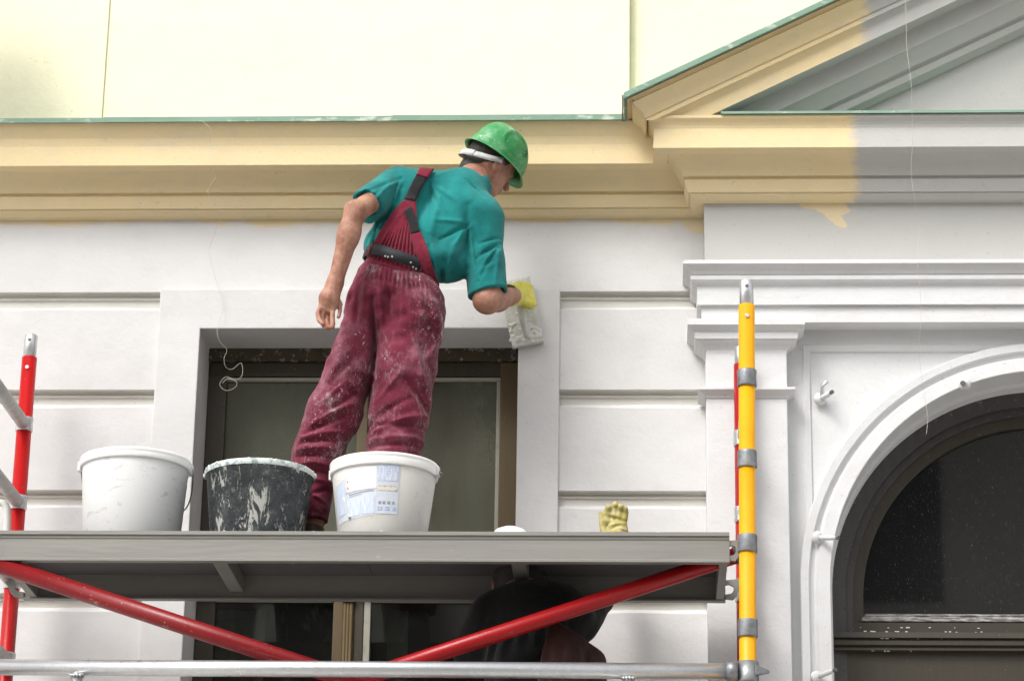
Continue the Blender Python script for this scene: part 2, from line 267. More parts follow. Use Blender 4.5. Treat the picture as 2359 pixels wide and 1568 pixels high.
# ---- implicit surfaces on a grid (bodies and clothes): distance field -> surface nets
class Field:
    def __init__(s, lo, hi, h):
        s.lo = np.array(lo, np.float32); s.h = h; s.n = np.ceil((np.array(hi) - lo) / h).astype(int) + 1
        ax = [s.lo[i] + h * np.arange(s.n[i], dtype=np.float32) for i in range(3)]
        s.X, s.Y, s.Z = np.meshgrid(*ax, indexing='ij', sparse=False); s.d = np.full(s.n, 1e3, np.float32)
    def seg(s, a, b):
        ab = np.array(b, float) - a; L = float(ab @ ab) + 1e-9
        t = np.clip(((s.X - a[0]) * ab[0] + (s.Y - a[1]) * ab[1] + (s.Z - a[2]) * ab[2]) / L, 0, 1)
        return np.sqrt((s.X - a[0] - t * ab[0]) ** 2 + (s.Y - a[1] - t * ab[1]) ** 2 + (s.Z - a[2] - t * ab[2]) ** 2), t
    def cap(s, a, b, ra, rb):
        d, t = s.seg(a, b); return d - (ra + (rb - ra) * t)
    def ell(s, c, r, fr=np.eye(3)):
        P = [(s.X - c[0]) * f[0] + (s.Y - c[1]) * f[1] + (s.Z - c[2]) * f[2] for f in fr]
        k0 = np.sqrt(sum((p / q) ** 2 for p, q in zip(P, r))); k1 = np.sqrt(sum((p / q ** 2) ** 2 for p, q in zip(P, r))) + 1e-6
        return k0 * (k0 - 1) / k1
    def plane(s, p, n_): return (s.X - p[0]) * n_[0] + (s.Y - p[1]) * n_[1] + (s.Z - p[2]) * n_[2]
    def U(s, d, k=.03): s.d = smin(s.d, d, k); return s
    def noise(s, f, seed=0, st=(1, 1, 1)):
        rng = np.random.RandomState(seed); L = rng.rand(32, 32, 32).astype(np.float32)
        q = [c * f * k + 50.3 for c, k in zip((s.X, s.Y, s.Z), st)]; i = [np.floor(c).astype(int) for c in q]; t = [c - j for c, j in zip(q, i)]; t = [c * c * (3 - 2 * c) for c in t]; r = 0
        for a in (0, 1):
            for b in (0, 1):
                for c in (0, 1): r = r + L[(i[0] + a) % 32, (i[1] + b) % 32, (i[2] + c) % 32] * (t[0] if a else 1 - t[0]) * (t[1] if b else 1 - t[1]) * (t[2] if c else 1 - t[2])
        return r - .5
    def folds(s, lines, ymid, yb=.05):        # raised (+) or sunk (-) creases along given x-z lines on the side towards the street
        out = 0
        for (a, b, w, amp) in lines:
            ax, az, bx, bz = a[0], a[2], b[0], b[2]; dx, dz = bx - ax, bz - az; L = dx * dx + dz * dz
            t = np.clip(((s.X - ax) * dx + (s.Z - az) * dz) / L, 0, 1); d2 = (s.X - ax - t * dx) ** 2 + (s.Z - az - t * dz) ** 2
            out = out + amp * np.exp(-d2 / (w * w)) * (.35 + .65 * np.sin(np.pi * np.clip(t, .08, .92)))
        return out * np.clip((ymid - s.Y) / yb + .5, 0, 1)
    def mesh(s, name, mat, parent, relax=1, **kw):
        v, f = nets(s.d, s.lo, s.h); off = np.array(wloc(parent))
        me = bpy.data.meshes.new(name); me.from_pydata((v - off).tolist(), [], f.tolist()); me.polygons.foreach_set('use_smooth', [True] * len(f)); me.materials.append(mat)
        o = bpy.data.objects.new(name, me); COL.objects.link(o); o.parent = parent
        if relax:
            import bmesh
            bm = bmesh.new(); bm.from_mesh(me)
            for _ in range(relax): bmesh.ops.smooth_vert(bm, verts=bm.verts, factor=.5, use_axis_x=True, use_axis_y=True, use_axis_z=True)
            bm.to_mesh(me); bm.free()
        return tag(o, **kw)
def smin(a, b, k):
    if k <= 0: return np.minimum(a, b)
    h = np.clip(.5 + .5 * (b - a) / k, 0, 1); return b + (a - b) * h - k * h * (1 - h)
def smax(a, b, k): return -smin(-a, -b, k)
def nets(vol, lo, h):
    s = vol < 0; n0, n1, n2 = vol.shape
    cnt = sum(s[a:n0 - 1 + a, b:n1 - 1 + b, c:n2 - 1 + c].astype(np.int8) for a in (0, 1) for b in (0, 1) for c in (0, 1))
    act = (cnt > 0) & (cnt < 8); idx = np.argwhere(act); ids = np.full(act.shape, -1, np.int64); ids[act] = np.arange(len(idx))
    cor = [(a, b, c) for a in (0, 1) for b in (0, 1) for c in (0, 1)]
    val = {c: vol[idx[:, 0] + c[0], idx[:, 1] + c[1], idx[:, 2] + c[2]] for c in cor}
    acc = np.zeros((len(idx), 3)); num = np.zeros(len(idx))
    for p in cor:
        for ax in range(3):
            if p[ax]: continue
            q = tuple(1 if i == ax else p[i] for i in range(3)); va, vb = val[p], val[q]; m_ = (va < 0) != (vb < 0)
            t = np.where(m_, va / np.where(m_, va - vb, 1), 0); pos = np.tile(np.array(p, float), (len(idx), 1)); pos[:, ax] = t
            acc[m_] += pos[m_]; num[m_] += 1
    V = (idx + acc / num[:, None]) * h + lo; F_ = []
    for ax in range(3):
        sl = [slice(None)] * 3; sl2 = [slice(None)] * 3; sl[ax] = slice(0, -1); sl2[ax] = slice(1, None)
        A, B = s[tuple(sl)], s[tuple(sl2)]; e = np.argwhere(A != B); b1, b2 = (ax + 1) % 3, (ax + 2) % 3
        e = e[(e[:, b1] > 0) & (e[:, b2] > 0) & (e[:, b1] < act.shape[b1]) & (e[:, b2] < act.shape[b2])]
        if not len(e): continue
        def cid(o1, o2):
            q = e.copy(); q[:, b1] += o1; q[:, b2] += o2; return ids[q[:, 0], q[:, 1], q[:, 2]]
        quad = np.stack([cid(-1, -1), cid(0, -1), cid(0, 0), cid(-1, 0)], 1); fl = ~A[e[:, 0], e[:, 1], e[:, 2]]; quad[fl] = quad[fl][:, ::-1]; F_.append(quad)
    return V, np.concatenate(F_)
# ================================================================== SETTING
MB().box(-60, 60, -60, 60, -.2, 0).build('ground', M_pave, kind='structure')
MB().box(-60, 60, -13.0, -3.2, -.1, .004).build('road', M_cobble, kind='structure')
MB().box(-600, 600, -600, 600, -.5, -.21).build('terrain', M_pave, kind='structure')
opp = thing('opposite_building', 'plain ochre-grey building across the street, seen only as a reflection in the panes', 'building', (0, -17, 0))
MB().box(-14, 16, -24, -17, 0, 11).build('wall', M_opp, opp)
for ix in range(8):
    for iz in range(3): MB().box(-12.6 + ix * 3.5, -11.2 + ix * 3.5, -17.03, -16.96, 1.2 + iz * 3.4, 3.2 + iz * 3.4).build('window', M_oppg, opp)
# ------------------------------------------------------------------ facade
B = thing('building', 'ornate rendered facade with cream upper wall, half-painted yellow cornice, white pilaster and pediment', 'building')
XL, XR = -4.2, 3.4
PW = .13                                             # how far the bay stands proud of the wall
zc = {}
Xb = XW(1622, 520, -PW)                              # left edge of the bay
prof_px = [(.205, 281), (.200, 288), (.190, 300), (.178, 316), (.171, 335), (.170, 350), (.170, 379)]
cp = [(p, ZW(900, y, -p)) for p, y in prof_px]
zs = cp[-1][1]; cp += [(.122, zs - .001)]
cp += [(p, ZW(900, y, -p)) for p, y in [(.121, 390), (.108, 398), (.092, 412), (.078, 428), (.070, 442), (.058, 446), (.056, 449), (.066, 451), (.062, 462), (.054, 479), (.046, 481), (.046, 485), (.040, 489), (.028, 497), (.012, 502), (.0, 505)]]
zfr_t = cp[-1][1]; ztop = cp[0][1]
def densify(pr, a, b, k=5):
    q_ = smooth_curve([(p[0], p[1], 0) for p in pr[a:b]], k); return pr[:a] + [(float(v[0]), float(v[1])) for v in q_] + pr[b:]
bed = cp[7:]; bed = densify(bed, 11, 15, 4); bed = densify(bed, 1, 6, 4); cp = cp[:7] + bed
def sweep(mb, prof, plan, smooth=False):              # plan: list of (x, y, ox, oy): base point and outward offset per unit projection
    rows = [[(x + ox * p, y + oy * p, z) for (x, y, ox, oy) in plan] for p, z in prof]
    return mb.strip(rows, smooth)
zline_w = ZW(900, 511, 0)
pt = lambda px, py, rx, rz, sh, Y=-PW: (XW(px, py, Y), ZW(px, py, Y), rx / 735, rz / 700, sh)
M_wallpaint = ragged('yellow_over_white_wall', zline=zline_w, under=WHITE, patches=[pt(1600, 515, 34, 22, .35, 0), pt(1250, 505, 70, 9, 0, 0)])
M_blockpaint = ragged('yellow_over_white_bay', zline=ZW(1800, 468, -PW), xline=XW(1965, 400, -.25), under=GREY, patches=[pt(1915, 478, 40, 16, .2), pt(1925, 505, 22, 14, .6), pt(1870, 474, 26, 8, .1)])
M_blockpaint2 = ragged('yellow_over_grey_cornice', xline=XW(1968, 400, -.25), under=GREY)
n = NT('grey_undercoat'); c, b = plaster(n, GREY); M_under = n.out(c, .85, normal=b)
M_rakepaint = ragged('yellow_over_grey_rake', xline=XW(1992, 60, -.32), under=GREY)
mb = MB(); sweep(mb, [(.0, ztop + .045), (.205, ztop + .0005)] + cp, [(XL, 0, 0, -1), (Xb + .03, 0, 0, -1)]); mb.build('cornice', ragged('yellow_cornice', zline=-5), B)
# green sheet flashing on the cornice, laid in lengths
fx = [XL, -3.1, XW(240, 275, -.21), XW(905, 270, -.21), XW(1442, 268, -.21)]
for i in range(len(fx) - 1):
    q = .0015 * i; z1 = ZW(900, 270, -.215); z0 = ZW(900, 279.5, -.215)
    MB().strip([[(x, .0, ztop + .056 + q), (x, -.216 - q, z1 + q), (x, -.216 - q, z0), (x, -.208, z0 + .001)] for x in np.linspace(fx[i], fx[i + 1], 9)]).build('cornice_flashing', M_green, B)
# upper wall: three planes
ux1, ux2 = XW(240, 140, -.03), XW(1450, 140, 0)
MB().box(XL, ux1, -.007, .3, ztop + .02, 9.2).build('upper_wall', M_cream, B, .004)
MB().box(ux1, ux2, .0, .3, ztop + .02, 9.2).build('upper_wall', M_cream, B, .004)
MB().box(ux2 + .0, XR, .035, .3, ztop + .02, 9.2).build('upper_wall', M_cream, B, .004)
# frieze of the left wall
g_px = [(671, 700, 711), (898, 925, 937), (1131, 1157, 1169), (1371, 1397, 1410)]
G = [tuple(ZW(1450, y, 0) for y in t) for t in g_px]; stp = G[2][0] - G[3][0]
while G[-1][2] > .6: G.append(tuple(z - stp for z in G[-1]))
sx0, sx1 = XW(371, 670, -.0), XW(1290, 670, 0); swt = ZW(800, 665, -.012)
wx0, wx1 = XW(461, 780, 0), XW(1194, 780, 0); wt = ZW(800, 759, 0)
MB().box(XL, Xb + .02, 0, .3, G[0][0], zfr_t + .002).build('frieze', M_wallpaint, B)
MB().box(XL, sx0, .045, .3, 0, G[0][0] - .0005).build('groove_backing', M_white, B); MB().box(sx1, Xb + .02, .045, .3, 0, G[0][0] - .0005).build('groove_backing', M_white, B)
n = NT('groove_plaster'); c, b = plaster(n, (.66, .64, .59)); M_groove = n.out(c, .85, normal=b)
for (xa, xb_) in ((XL, sx0 + .001), (sx1 - .001, Xb + .005)):
    for i, (za, zb, zd) in enumerate(G):
        # moulded recess
        H = za - zb
        pr = [(-.001, za + .0005), (.018, za - .001), (.018, za - H * .16), (.024, za - H * .18), (.024, za - H * .30), (.019, za - H * .34), (.019, za - H * .46), (.027, za - H * .50), (.027, zb - .01), (.05, zb - .012)]
        MB().strip([[(x, y, z) for (y, z) in pr] for x in (xa, xb_)]).build('groove_moulding', M_groove, B)
        nxt = G[i + 1][0] if i + 1 < len(G) else 0.02
        w = lambda x: .0015 * math.sin(x * 9 + i * 2) + .001 * math.sin(x * 23 + i)
        xs = np.linspace(xa, xb_ - (.003 if xa < 0 and xa == XL else 0), 14); rows = []
        for x in xs: rows.append([(x, .044, zb + .001), (x, .030, zb - .001 + w(x)), (x, .008, zd + .003), (x, .003, zd), (x, 0, zd - .003 + w(x + 3)), (x, 0, nxt + .002), (x, .003, nxt), (x, .044, nxt)])
        mb = MB().strip(rows); mb.poly(rows[-1][::-1]); mb.poly(rows[0]); mb.build('rustication_block', M_white, B)
# window surround (three butted pieces)
zsb = 2.3
U_ = [(sx0, zsb), (wx0, zsb), (wx0, wt), (wx1, wt), (wx1, zsb), (sx1, zsb), (sx1, swt), (sx0, swt)]
mb = MB()
for Yq in (-.014, .26): mb.poly([(x, Yq, z) for x, z in U_])
mb.strip([[(x, -.014, z) for x, z in U_ + U_[:1]], [(x, .26, z) for x, z in U_ + U_[:1]]]); mb.build('window_surround', M_white, B, .004)
MB().box(sx0, sx1, -.10, .26, zsb - .08, zsb - .0005).build('window_sill', M_white, B, .004)
MB().box(sx0, sx1, 0, .3, 0, zsb - .081).build('wall_below_window', M_white, B)
# ---- rectangular window
RD = .19
win = thing('window', None, None); win.parent = B
fy = RD
wz = lambda py, Y=RD: ZW(800, py, Y)
wxx = lambda px, py=1000, Y=RD: XW(px, py, Y)
def fr(name, px0, px1, py0, py1, y0, y1, mat, bev=.003, xr=None):
    xa = px0 if isinstance(px0, float) else wxx(px0); xb_ = px1 if isinstance(px1, float) else wxx(px1)
    return MB().box(xa, xb_, y0, y1, wz(py1), wz(py0)).build(name, mat, win, bev)
x0w, x1w = float(wx0), float(wx1); zb_ = 1900
fr('frame_head_smeared', x0w, x1w, 800, 831, fy, fy + .05, M_smear); fr('frame_rail', x0w, x1w, 832, 864, fy + .012, fy + .05, M_wooddk)
MB().box(x0w, wxx(515), fy + .013, fy + .05, zsb, wz(833)).build('frame_stile', M_wooddk, win, .003); MB().box(wxx(1150), x1w - .008, fy + .006, fy + .05, zsb, wz(833)).build('frame_stile', M_wood, win, .003)
MB().box(x1w - .0075, x1w, fy - .001, fy + .05, zsb, wz(833)).build('frame_edge_smeared', M_smear, win)
MB().box(wxx(515) + .0005, wxx(1150) - .0005, fy + .016, fy + .045, wz(874), wz(866)).build('glazing_bead', M_bead, win, .001)  # pale colour stands in for the light reflected along this bead
MB().box(wxx(1140) + .002, wxx(1150) - .0005, fy + .017, fy + .045, wz(1240), wz(875)).build('glazing_bead', M_bead, win, .001)
MB().box(wxx(822), wxx(846), fy, fy + .048, wz(1290), wz(865)).build('mullion', M_wood, win, .003)
MB().box(x0w, x1w, fy - .02, fy + .05, wz(1372), wz(1291)).build('transom', M_wooddk, win, .004)
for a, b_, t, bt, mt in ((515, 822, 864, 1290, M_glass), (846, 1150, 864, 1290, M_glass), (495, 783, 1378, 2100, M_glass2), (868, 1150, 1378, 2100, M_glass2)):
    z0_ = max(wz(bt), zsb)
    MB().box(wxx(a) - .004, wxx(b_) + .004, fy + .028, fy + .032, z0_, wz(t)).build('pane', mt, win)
MB().box(wxx(495) + .001, wxx(780), fy + .012, fy + .026, wz(1383), wz(1376)).build('glazing_bead', M_bead, win, .001); MB().box(wxx(868) + .001, wxx(1150), fy + .012, fy + .026, wz(1383), wz(1376)).build('glazing_bead', M_bead, win, .001)
MB().box(wxx(783), wxx(806), fy - .005, fy + .05, zsb, wz(1373)).build('mullion', M_wood, win, .003); MB().box(wxx(830), wxx(851), fy + .002, fy + .05, zsb, wz(1373)).build('mullion', M_wooddk, win, .003)
mb = MB()
for k in range(3): mb.tube([(wxx(809.5 + 7 * k), fy - .006, zsb), (wxx(809.5 + 7 * k), fy - .006, wz(1388))], .0055, 12)
mb.box(wxx(804), wxx(830), fy - .016, fy + .004, wz(1387), wz(1382)); mb.box(wxx(806) + .0005, wxx(830) - .0005, fy, fy + .05, zsb, wz(1374)); mb.build('fluted_astragal', M_wood, win)
MB().box(wxx(852), wxx(866), fy + .004, fy + .05, zsb, wz(1375)).build('glazing_bead', M_bead, win, .001)
# pleated curtains behind the panes
def curtain(xa, xb_, z0_, z1_, Y, mat, ph):
    k = int((xb_ - xa) / .012); MB().strip([[(x, Y + .012 * math.sin(x * 70 + ph) + .008 * math.sin(x * 31), z) for z in np.linspace(z0_, z1_, 3)] for x in np.linspace(xa, xb_, k)], True).build('curtain', mat, win)
curtain(x0w + .02, wxx(838), wz(1300), wz(850), .30, M_curtain, 0); curtain(wxx(900), x1w - .02, wz(1300), wz(850), .32, M_curtain, 1)
curtain(wxx(500), wxx(620), zsb, wz(1385), .31, M_curtain, 2); curtain(wxx(900), wxx(945), zsb, wz(1385), .31, M_curtain, 3)
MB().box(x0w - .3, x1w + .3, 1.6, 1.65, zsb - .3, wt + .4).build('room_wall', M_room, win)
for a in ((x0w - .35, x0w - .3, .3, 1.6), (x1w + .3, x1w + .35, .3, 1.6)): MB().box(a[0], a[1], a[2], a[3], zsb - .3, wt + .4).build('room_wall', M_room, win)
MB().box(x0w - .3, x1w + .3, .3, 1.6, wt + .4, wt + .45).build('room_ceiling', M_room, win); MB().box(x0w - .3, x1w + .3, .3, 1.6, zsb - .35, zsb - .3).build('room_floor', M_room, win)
# ---- the bay: frieze, cornice, architrave, capital, pilaster
zar = ZW(1900, 598, -PW - .07)
px2 = XW(1815, 1000, -PW)
plan = [(Xb, .02, -1, 0), (Xb, -PW, -1, -1), (XR, -PW, 0, -1)]
mb = MB(); sweep(mb, [(0, zfr_t + .002), (0, zar - .06)], plan); mb.build('bay_frieze', M_blockpaint, B)
ztb = ZW(1500, 266, -PW - .186)
mb = MB(); bc = [(0, ztb + .04), (.172, ztb + .001), (.186, ztb), (.186, ztb - .010), (.180, ztb - .016), (.174, ztb - .022), (.169, ztb - .030), (.166, ztb - .040), (.167, ztb - .06), (.170, zs)] + cp[7:]
sweep(mb, bc, plan); mb.build('bay_cornice', M_blockpaint2, B)
xf = XW(1660, 255, -PW - .2)
for a, b_ in ((xf, XW(2060, 250, -.33)), (XW(2060, 250, -.33), XR)):
    zz = ztb + .009; MB().strip([[(x, -PW + .02, ztb + .05), (x, -PW - .195, zz), (x, -PW - .196, ztb), (x, -PW - .188, ztb + .001)] for x in np.linspace(a, b_, 7)]).build('bay_flashing', M_green, B)
# architrave
ar = [(.0, zar + .012), (.07, zar)]; q = lambda p, y: (p, ZW(1900, y, -PW - p))
ar += [q(.072, 606), q(.060, 612), q(.046, 622), q(.040, 631), q(.036, 633), q(.048, 635), q(.047, 643), q(.040, 650), q(.030, 656), q(.026, 659), q(.026, 701), q(.012, 704), q(.012, 742)]
za_b = ar[-1][1]
mb = MB(); sweep(mb, ar + [(-.08, za_b)], plan[1:] and [(Xb, .02, -1, 0), (Xb, -PW, -1, -1), (XR, -PW, 0, -1)]); mb.build('architrave', M_bright, B)
# pilaster
pl = lambda px, py, p: (p, ZW(1700, py, -PW - p))
zn = ZW(1700, 892, -PW - .02)
MB().box(Xb + .001, px2, -PW, .02, zn - .03, za_b - .02).build('pilaster_neck', M_bright, B, .004)
MB().box(Xb + .0015, px2 - .001, -PW + .001, .02, 0, zn - .031).build('pilaster_shaft', M_bright, B, .004)
cap_ = [(0, za_b - .002), (.055, za_b - .004), pl(.056, 746, .056)[::1]]
cap_ = [(0, za_b - .0015), (.058, za_b - .0025), pl(1700, 747, .058), pl(0, 754, .048), pl(0, 762, .036), pl(0, 765, .033), pl(0, 766.5, .036), pl(0, 779, .034), pl(0, 782, .027), pl(0, 789, .021), pl(0, 797, .008), pl(0, 806, .0)]
capplan = [(Xb, .0, -1, 0), (Xb, -PW, -1, -1), (px2, -PW, 1, -1), (px2, -.05, 1, 0)]
mb = MB(); sweep(mb, cap_, capplan); mb.build('pilaster_capital', M_bright, B)
nk = [(0, zn + .004), (.024, zn + .001), pl(0, 896, .024), pl(0, 903, .012), pl(0, 909, .003), pl(0, 912, 0)]
mb = MB(); sweep(mb, nk, capplan); mb.build('pilaster_necking', M_bright, B)
# arch wall with round opening
AY = -.055
acx, acz = XW(2433, 1353, AY), ZW(2433, 1353, AY); r1 = acx - XW(1912, 1353, AY); k_ = r1 / 521
R_o, R_a, R_b = 592 * k_, 571 * k_, 552 * k_
xin = XW(1867, 850, AY); zin = ZW(1950, 814, AY); xe = XR
A_ = np.array(sorted(list(np.linspace(math.pi, math.pi / 2, 41)) + [math.atan2(zin - acz, xin - acx)], reverse=True))
def arcpts(r, Y, zlow=0.0, A=A_, full=True):
    right = [(acx + r * math.cos(a), Y, acz + r * math.sin(a)) for a in (np.linspace(math.pi / 2, 0, 41)[1:] if full else [])]
    P = [(acx - r, Y, zlow)] + [(acx + r * math.cos(a), Y, acz + r * math.sin(a)) for a in A] + right
    return P + ([(acx + r, Y, zlow)] if full else [])
arcI = arcpts(R_o - .002, AY)
def outer_of(p):
    x, y, z = p
    if z <= acz + 1e-6: return (xin if x < acx else xe, AY, z)
    d = np.array([x - acx, z - acz]); d = d / np.linalg.norm(d); t = min((zin - acz) / d[1] if d[1] > 1e-6 else 9, ((xe - acx) if d[0] > 0 else (acx - xin)) / max(abs(d[0]), 1e-6)); return (acx + d[0] * t, AY, acz + d[1] * t)
mb = MB(); mb.strip([arcI, [outer_of(p) for p in arcI]]); mb.build('spandrel_panel', M_bright, B)
mb = MB(); fr_o = .026
P = [[(xin, AY + .001, 0), (xin, AY + .001, zin), (xe, AY + .001, zin)], [(xin - .005, AY - .008, 0), (xin - .005, AY - .008, zin + .006), (xe, AY - .008, zin + .006)], [(xin - .024, AY - .012, 0), (xin - .024, AY - .012, zin + .024), (xe, AY - .012, zin + .024)], [(xin - .028, AY - .008, 0), (xin - .028, AY - .008, zin + .029), (xe, AY - .008, zin + .029)], [(px2 - .01, AY - .008, 0), (px2 - .01, AY - .008, za_b + .03), (xe, AY - .008, za_b + .03)]]
mb.strip(P); mb.build('spandrel_border', M_bright, B)
pa = [(R_o, AY + .003), (R_o, AY - .030), (R_o - .003, AY - .036), (R_a + .002, AY - .034), (R_a, AY - .026), (R_a - .004, AY - .020), (R_b + .010, AY - .018), (R_b + .002, AY - .028), (R_b, AY - .034), (r1 + .003, AY - .034), (r1, AY - .030), (r1 - .001, AY + .09), (r1 - .012, AY + .092), (r1 - .013, AY + .15)]
mb = MB(); mb.strip([arcpts(r, Y) for r, Y in pa]); o = mb.build('archivolt', M_bright, B)
# arched window
aw = thing('arched_window', None, None); aw.parent = B
FY = AY + .15; r2 = r1 - .012
def ringpart(name, ra, rb, Y0, Y1, mat, zlow):
    mb = MB(); mb.strip([arcpts(ra, Y0 + .03, zlow), arcpts(ra, Y0, zlow), arcpts(rb, Y1, zlow), arcpts(rb, Y1 + .04, zlow)]); return mb.build(name, mat, aw)
zt0 = ZW(2150, 1478, FY)
ringpart('sooty_rebate', r2 + .004, r2 - 34 * k_, FY, FY + .01, M_archdk, 0)
ringpart('outer_frame', r2 - 34 * k_ + .001, r2 - 52 * k_, FY + .03, FY + .03, M_archdk, zt0); ringpart('inner_frame', r2 - 52 * k_ + .001, r2 - 78 * k_, FY + .045, FY + .05, M_arch, zt0)
az = lambda py, Y=FY: ZW(2200, py, Y)
X0a, X1a = acx - r2 + 22 * k_, acx + r2 - 22 * k_
Pg = arcpts(r2 - 70 * k_, FY + .065, az(1412)); MB().poly(Pg).build('pane', M_aglass, aw)
mb = MB()
def hprof(pts, xa, xb_, name, mat):
    MB().strip([[(xa, y, z) for y, z in pts], [(xb_, y, z) for y, z in pts]]).build(name, mat, aw)
Xi0 = acx - r2 + 76 * k_; Xi1 = acx + r2 - 76 * k_
mbd = MB(); pr = [(FY + .066, az(1402)), (FY + .056, az(1405)), (FY + .050, az(1409)), (FY + .052, az(1411)), (FY + .044, az(1415)), (FY + .036, az(1421)), (FY + .036, az(1424)), (FY + .05, az(1426))]
mbd.strip([[(Xi0 + .012 - .018 * i, y, z) for i, (y, z) in ((min(1, j / 5), v) for j, v in enumerate(pr))], [(Xi1, y, z) for y, z in pr]]); n = NT('worn_bead'); mbd.build('sash_bead', n.out(n.mix(n.step(n.noise(60, 5, .7, stretch=(.4, 1, 2)), .45, .6), (.10, .09, .08), (.33, .32, .31)), .5), aw)
hprof([(FY + .05, az(1426)), (FY + .038, az(1427)), (FY + .038, az(1440)), (FY + .030, az(1441)), (FY + .030, az(1455)), (FY - .0, az(1457))], X0a, X1a, 'bottom_rail', M_arch)
hprof([(FY + .02, az(1452)), (FY - .012, az(1457)), (FY - .014, az(1470)), (FY - .004, az(1473)), (FY - .004, az(1476)), (FY - .016, az(1478)), (FY - .016, az(1487)), (FY - .006, az(1490)), (FY - .006, az(1492)), (FY - .014, az(1495)), (FY - .014, az(1499)), (FY + .02, az(1502))], acx - r2 - .01, acx + r2 + .01, 'transom_cornice', M_arch)
mb = MB()
for i in range(40):
    x = acx - r2 + .06 + abs(random.gauss(0, .42)); z = az(random.choice([1456.5, 1456, 1441, 1441, 1471, 1500])) + random.uniform(-.0015, .0015); s_ = random.uniform(.001, .0026); mb.obox((x, FY - .008 if z < az(1450) else FY + .032, z + .001), np.eye(3), (s_ * random.uniform(1, 3), s_, s_ * .7))
mb.build('plaster_crumbs', M_lump, aw, kind='stuff')
MB().box(X0a - .0, X1a, FY + .01, FY + .05, 0, az(1501)).build('lower_panel', M_arch, aw)
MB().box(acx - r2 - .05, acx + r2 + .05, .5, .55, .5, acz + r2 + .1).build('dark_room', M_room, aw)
MB().box(acx - r2 + 6 * k_, X0a + 30 * k_, FY + .026, FY + .045, az(1475), az(1440)).build('frame_corner', M_archdk, aw)
# ---- pediment: raking cornice
P0 = W(1430, 218, -PW - .265); P1 = W(1900, 0, -PW - .265); dv = nrm((P1[0] - P0[0], 0, P1[2] - P0[2])); nv = np.array((dv[2], 0, -dv[0]))
def tperp(px, py, Y, ):                                # distance below the top edge measured square to the slope
    w_ = W(px, py, Y); return float((w_ - P0) @ nv)
rk = lambda p, py, px=1700: (p, tperp(px, py, -PW - p))
rp = [(.255, .022), rk(.250, 108), rk(.236, 114), rk(.232, 121), rk(.238, 124), rk(.226, 135), rk(.206, 155), rk(.196, 172), rk(.190, 176), rk(.196, 179), rk(.196, 186), rk(.186, 189), rk(.178, 197), rk(.172, 205), rk(.170, 236)]
ts = rp[-1][1]; rp += [(.100, ts)]
rq = lambda p, py: (p, tperp(2127, py, -PW - p))
rp += [rq(.098, 98), rq(.085, 108), rq(.068, 125), rq(.055, 142), rq(.040, 149), rq(.038, 153), rq(.046, 155), rq(.040, 170), rq(.030, 176), rq(.022, 180), rq(.014, 186), rq(.0, 190)]
SE = 4.2
def rakepts(prof, s_end, retn=True, ex=0.0, p0=None):
    rows = []
    for p, t in prof:
        z_off = P0 + nv * t; pp = p if p0 is None else p0
        s0 = (Xb - p - ex - z_off[0]) / dv[0]; a = z_off + dv * s0; b_ = z_off + dv * s_end; r = [(a[0], -PW - p, a[2]), (b_[0], -PW - p, b_[2])]
        if retn: r = [(a[0], .02, a[2])] + r
        rows.append(r)
    return rows
nfr = len(rp) - 13
def dens(pr, a, b, k=4): mid = [tuple(v) for v in smooth_curve([(p[0], p[1], 0) for p in pr[a:b]], k)]; return pr[:a] + [(v[0], v[1]) for v in mid] + pr[b:]
def clipz(o, z, below=True):
    import bmesh
    bm = bmesh.new(); bm.from_mesh(o.data); bmesh.ops.bisect_plane(bm, geom=bm.verts[:] + bm.edges[:] + bm.faces[:], plane_co=(0, 0, z), plane_no=(0, 0, -1), clear_outer=True); bm.to_mesh(o.data); bm.free()
ztb = ZW(1500, 266, -PW - .186)
mb = MB(); mb.strip(rakepts(dens(rp[:nfr], 4, 8), SE)); clipz(mb.build('raking_cornice', M_rakepaint, B), ztb - .022)
mb = MB(); mb.strip(rakepts([rp[nfr - 1]] + dens(rp[nfr:], 1, 5), SE)); clipz(mb.build('raking_bed_mould', M_under, B), ztb - .003)
fl = [(.0, -.016), (.262, -.004), (.266, .0), (.266, .016), (.255, .017)]
mb = MB(); mb.strip(rakepts(fl, SE)); mb.build('rake_flashing', M_green, B)
mb = MB(); mb.box(Xb - .272, Xb - .2665, -PW - .27, -PW - .20, ZW(1435, 263, -PW - .26), P0[2] - .004); mb.build('flashing_end', M_edge, B)
# tympanum
tz = P0 + nv * rp[-1][1]
MB().poly([(Xb - .05, -PW + .001, ztb - .02), (XR, -PW + .001, ztb - .02), (XR, -PW + .001, 8.6), (Xb + .3, -PW + .001, 8.6 - 3)][:3] + [(XR, -PW + .001, tz[2] + (XR - tz[0]) * dv[2] / dv[0] + .05), (Xb - .05, -PW + .001, tz[2] + (Xb - .05 - tz[0]) * dv[2] / dv[0] + .05)][:2]).build('tympanum', M_under, B)
# bay body behind everything (closes the volume)
MB().box(Xb + .02, XR, -.0005 + .02, .3, acz + R_o + .1, ztop + .1).build('bay_core', M_white, B)
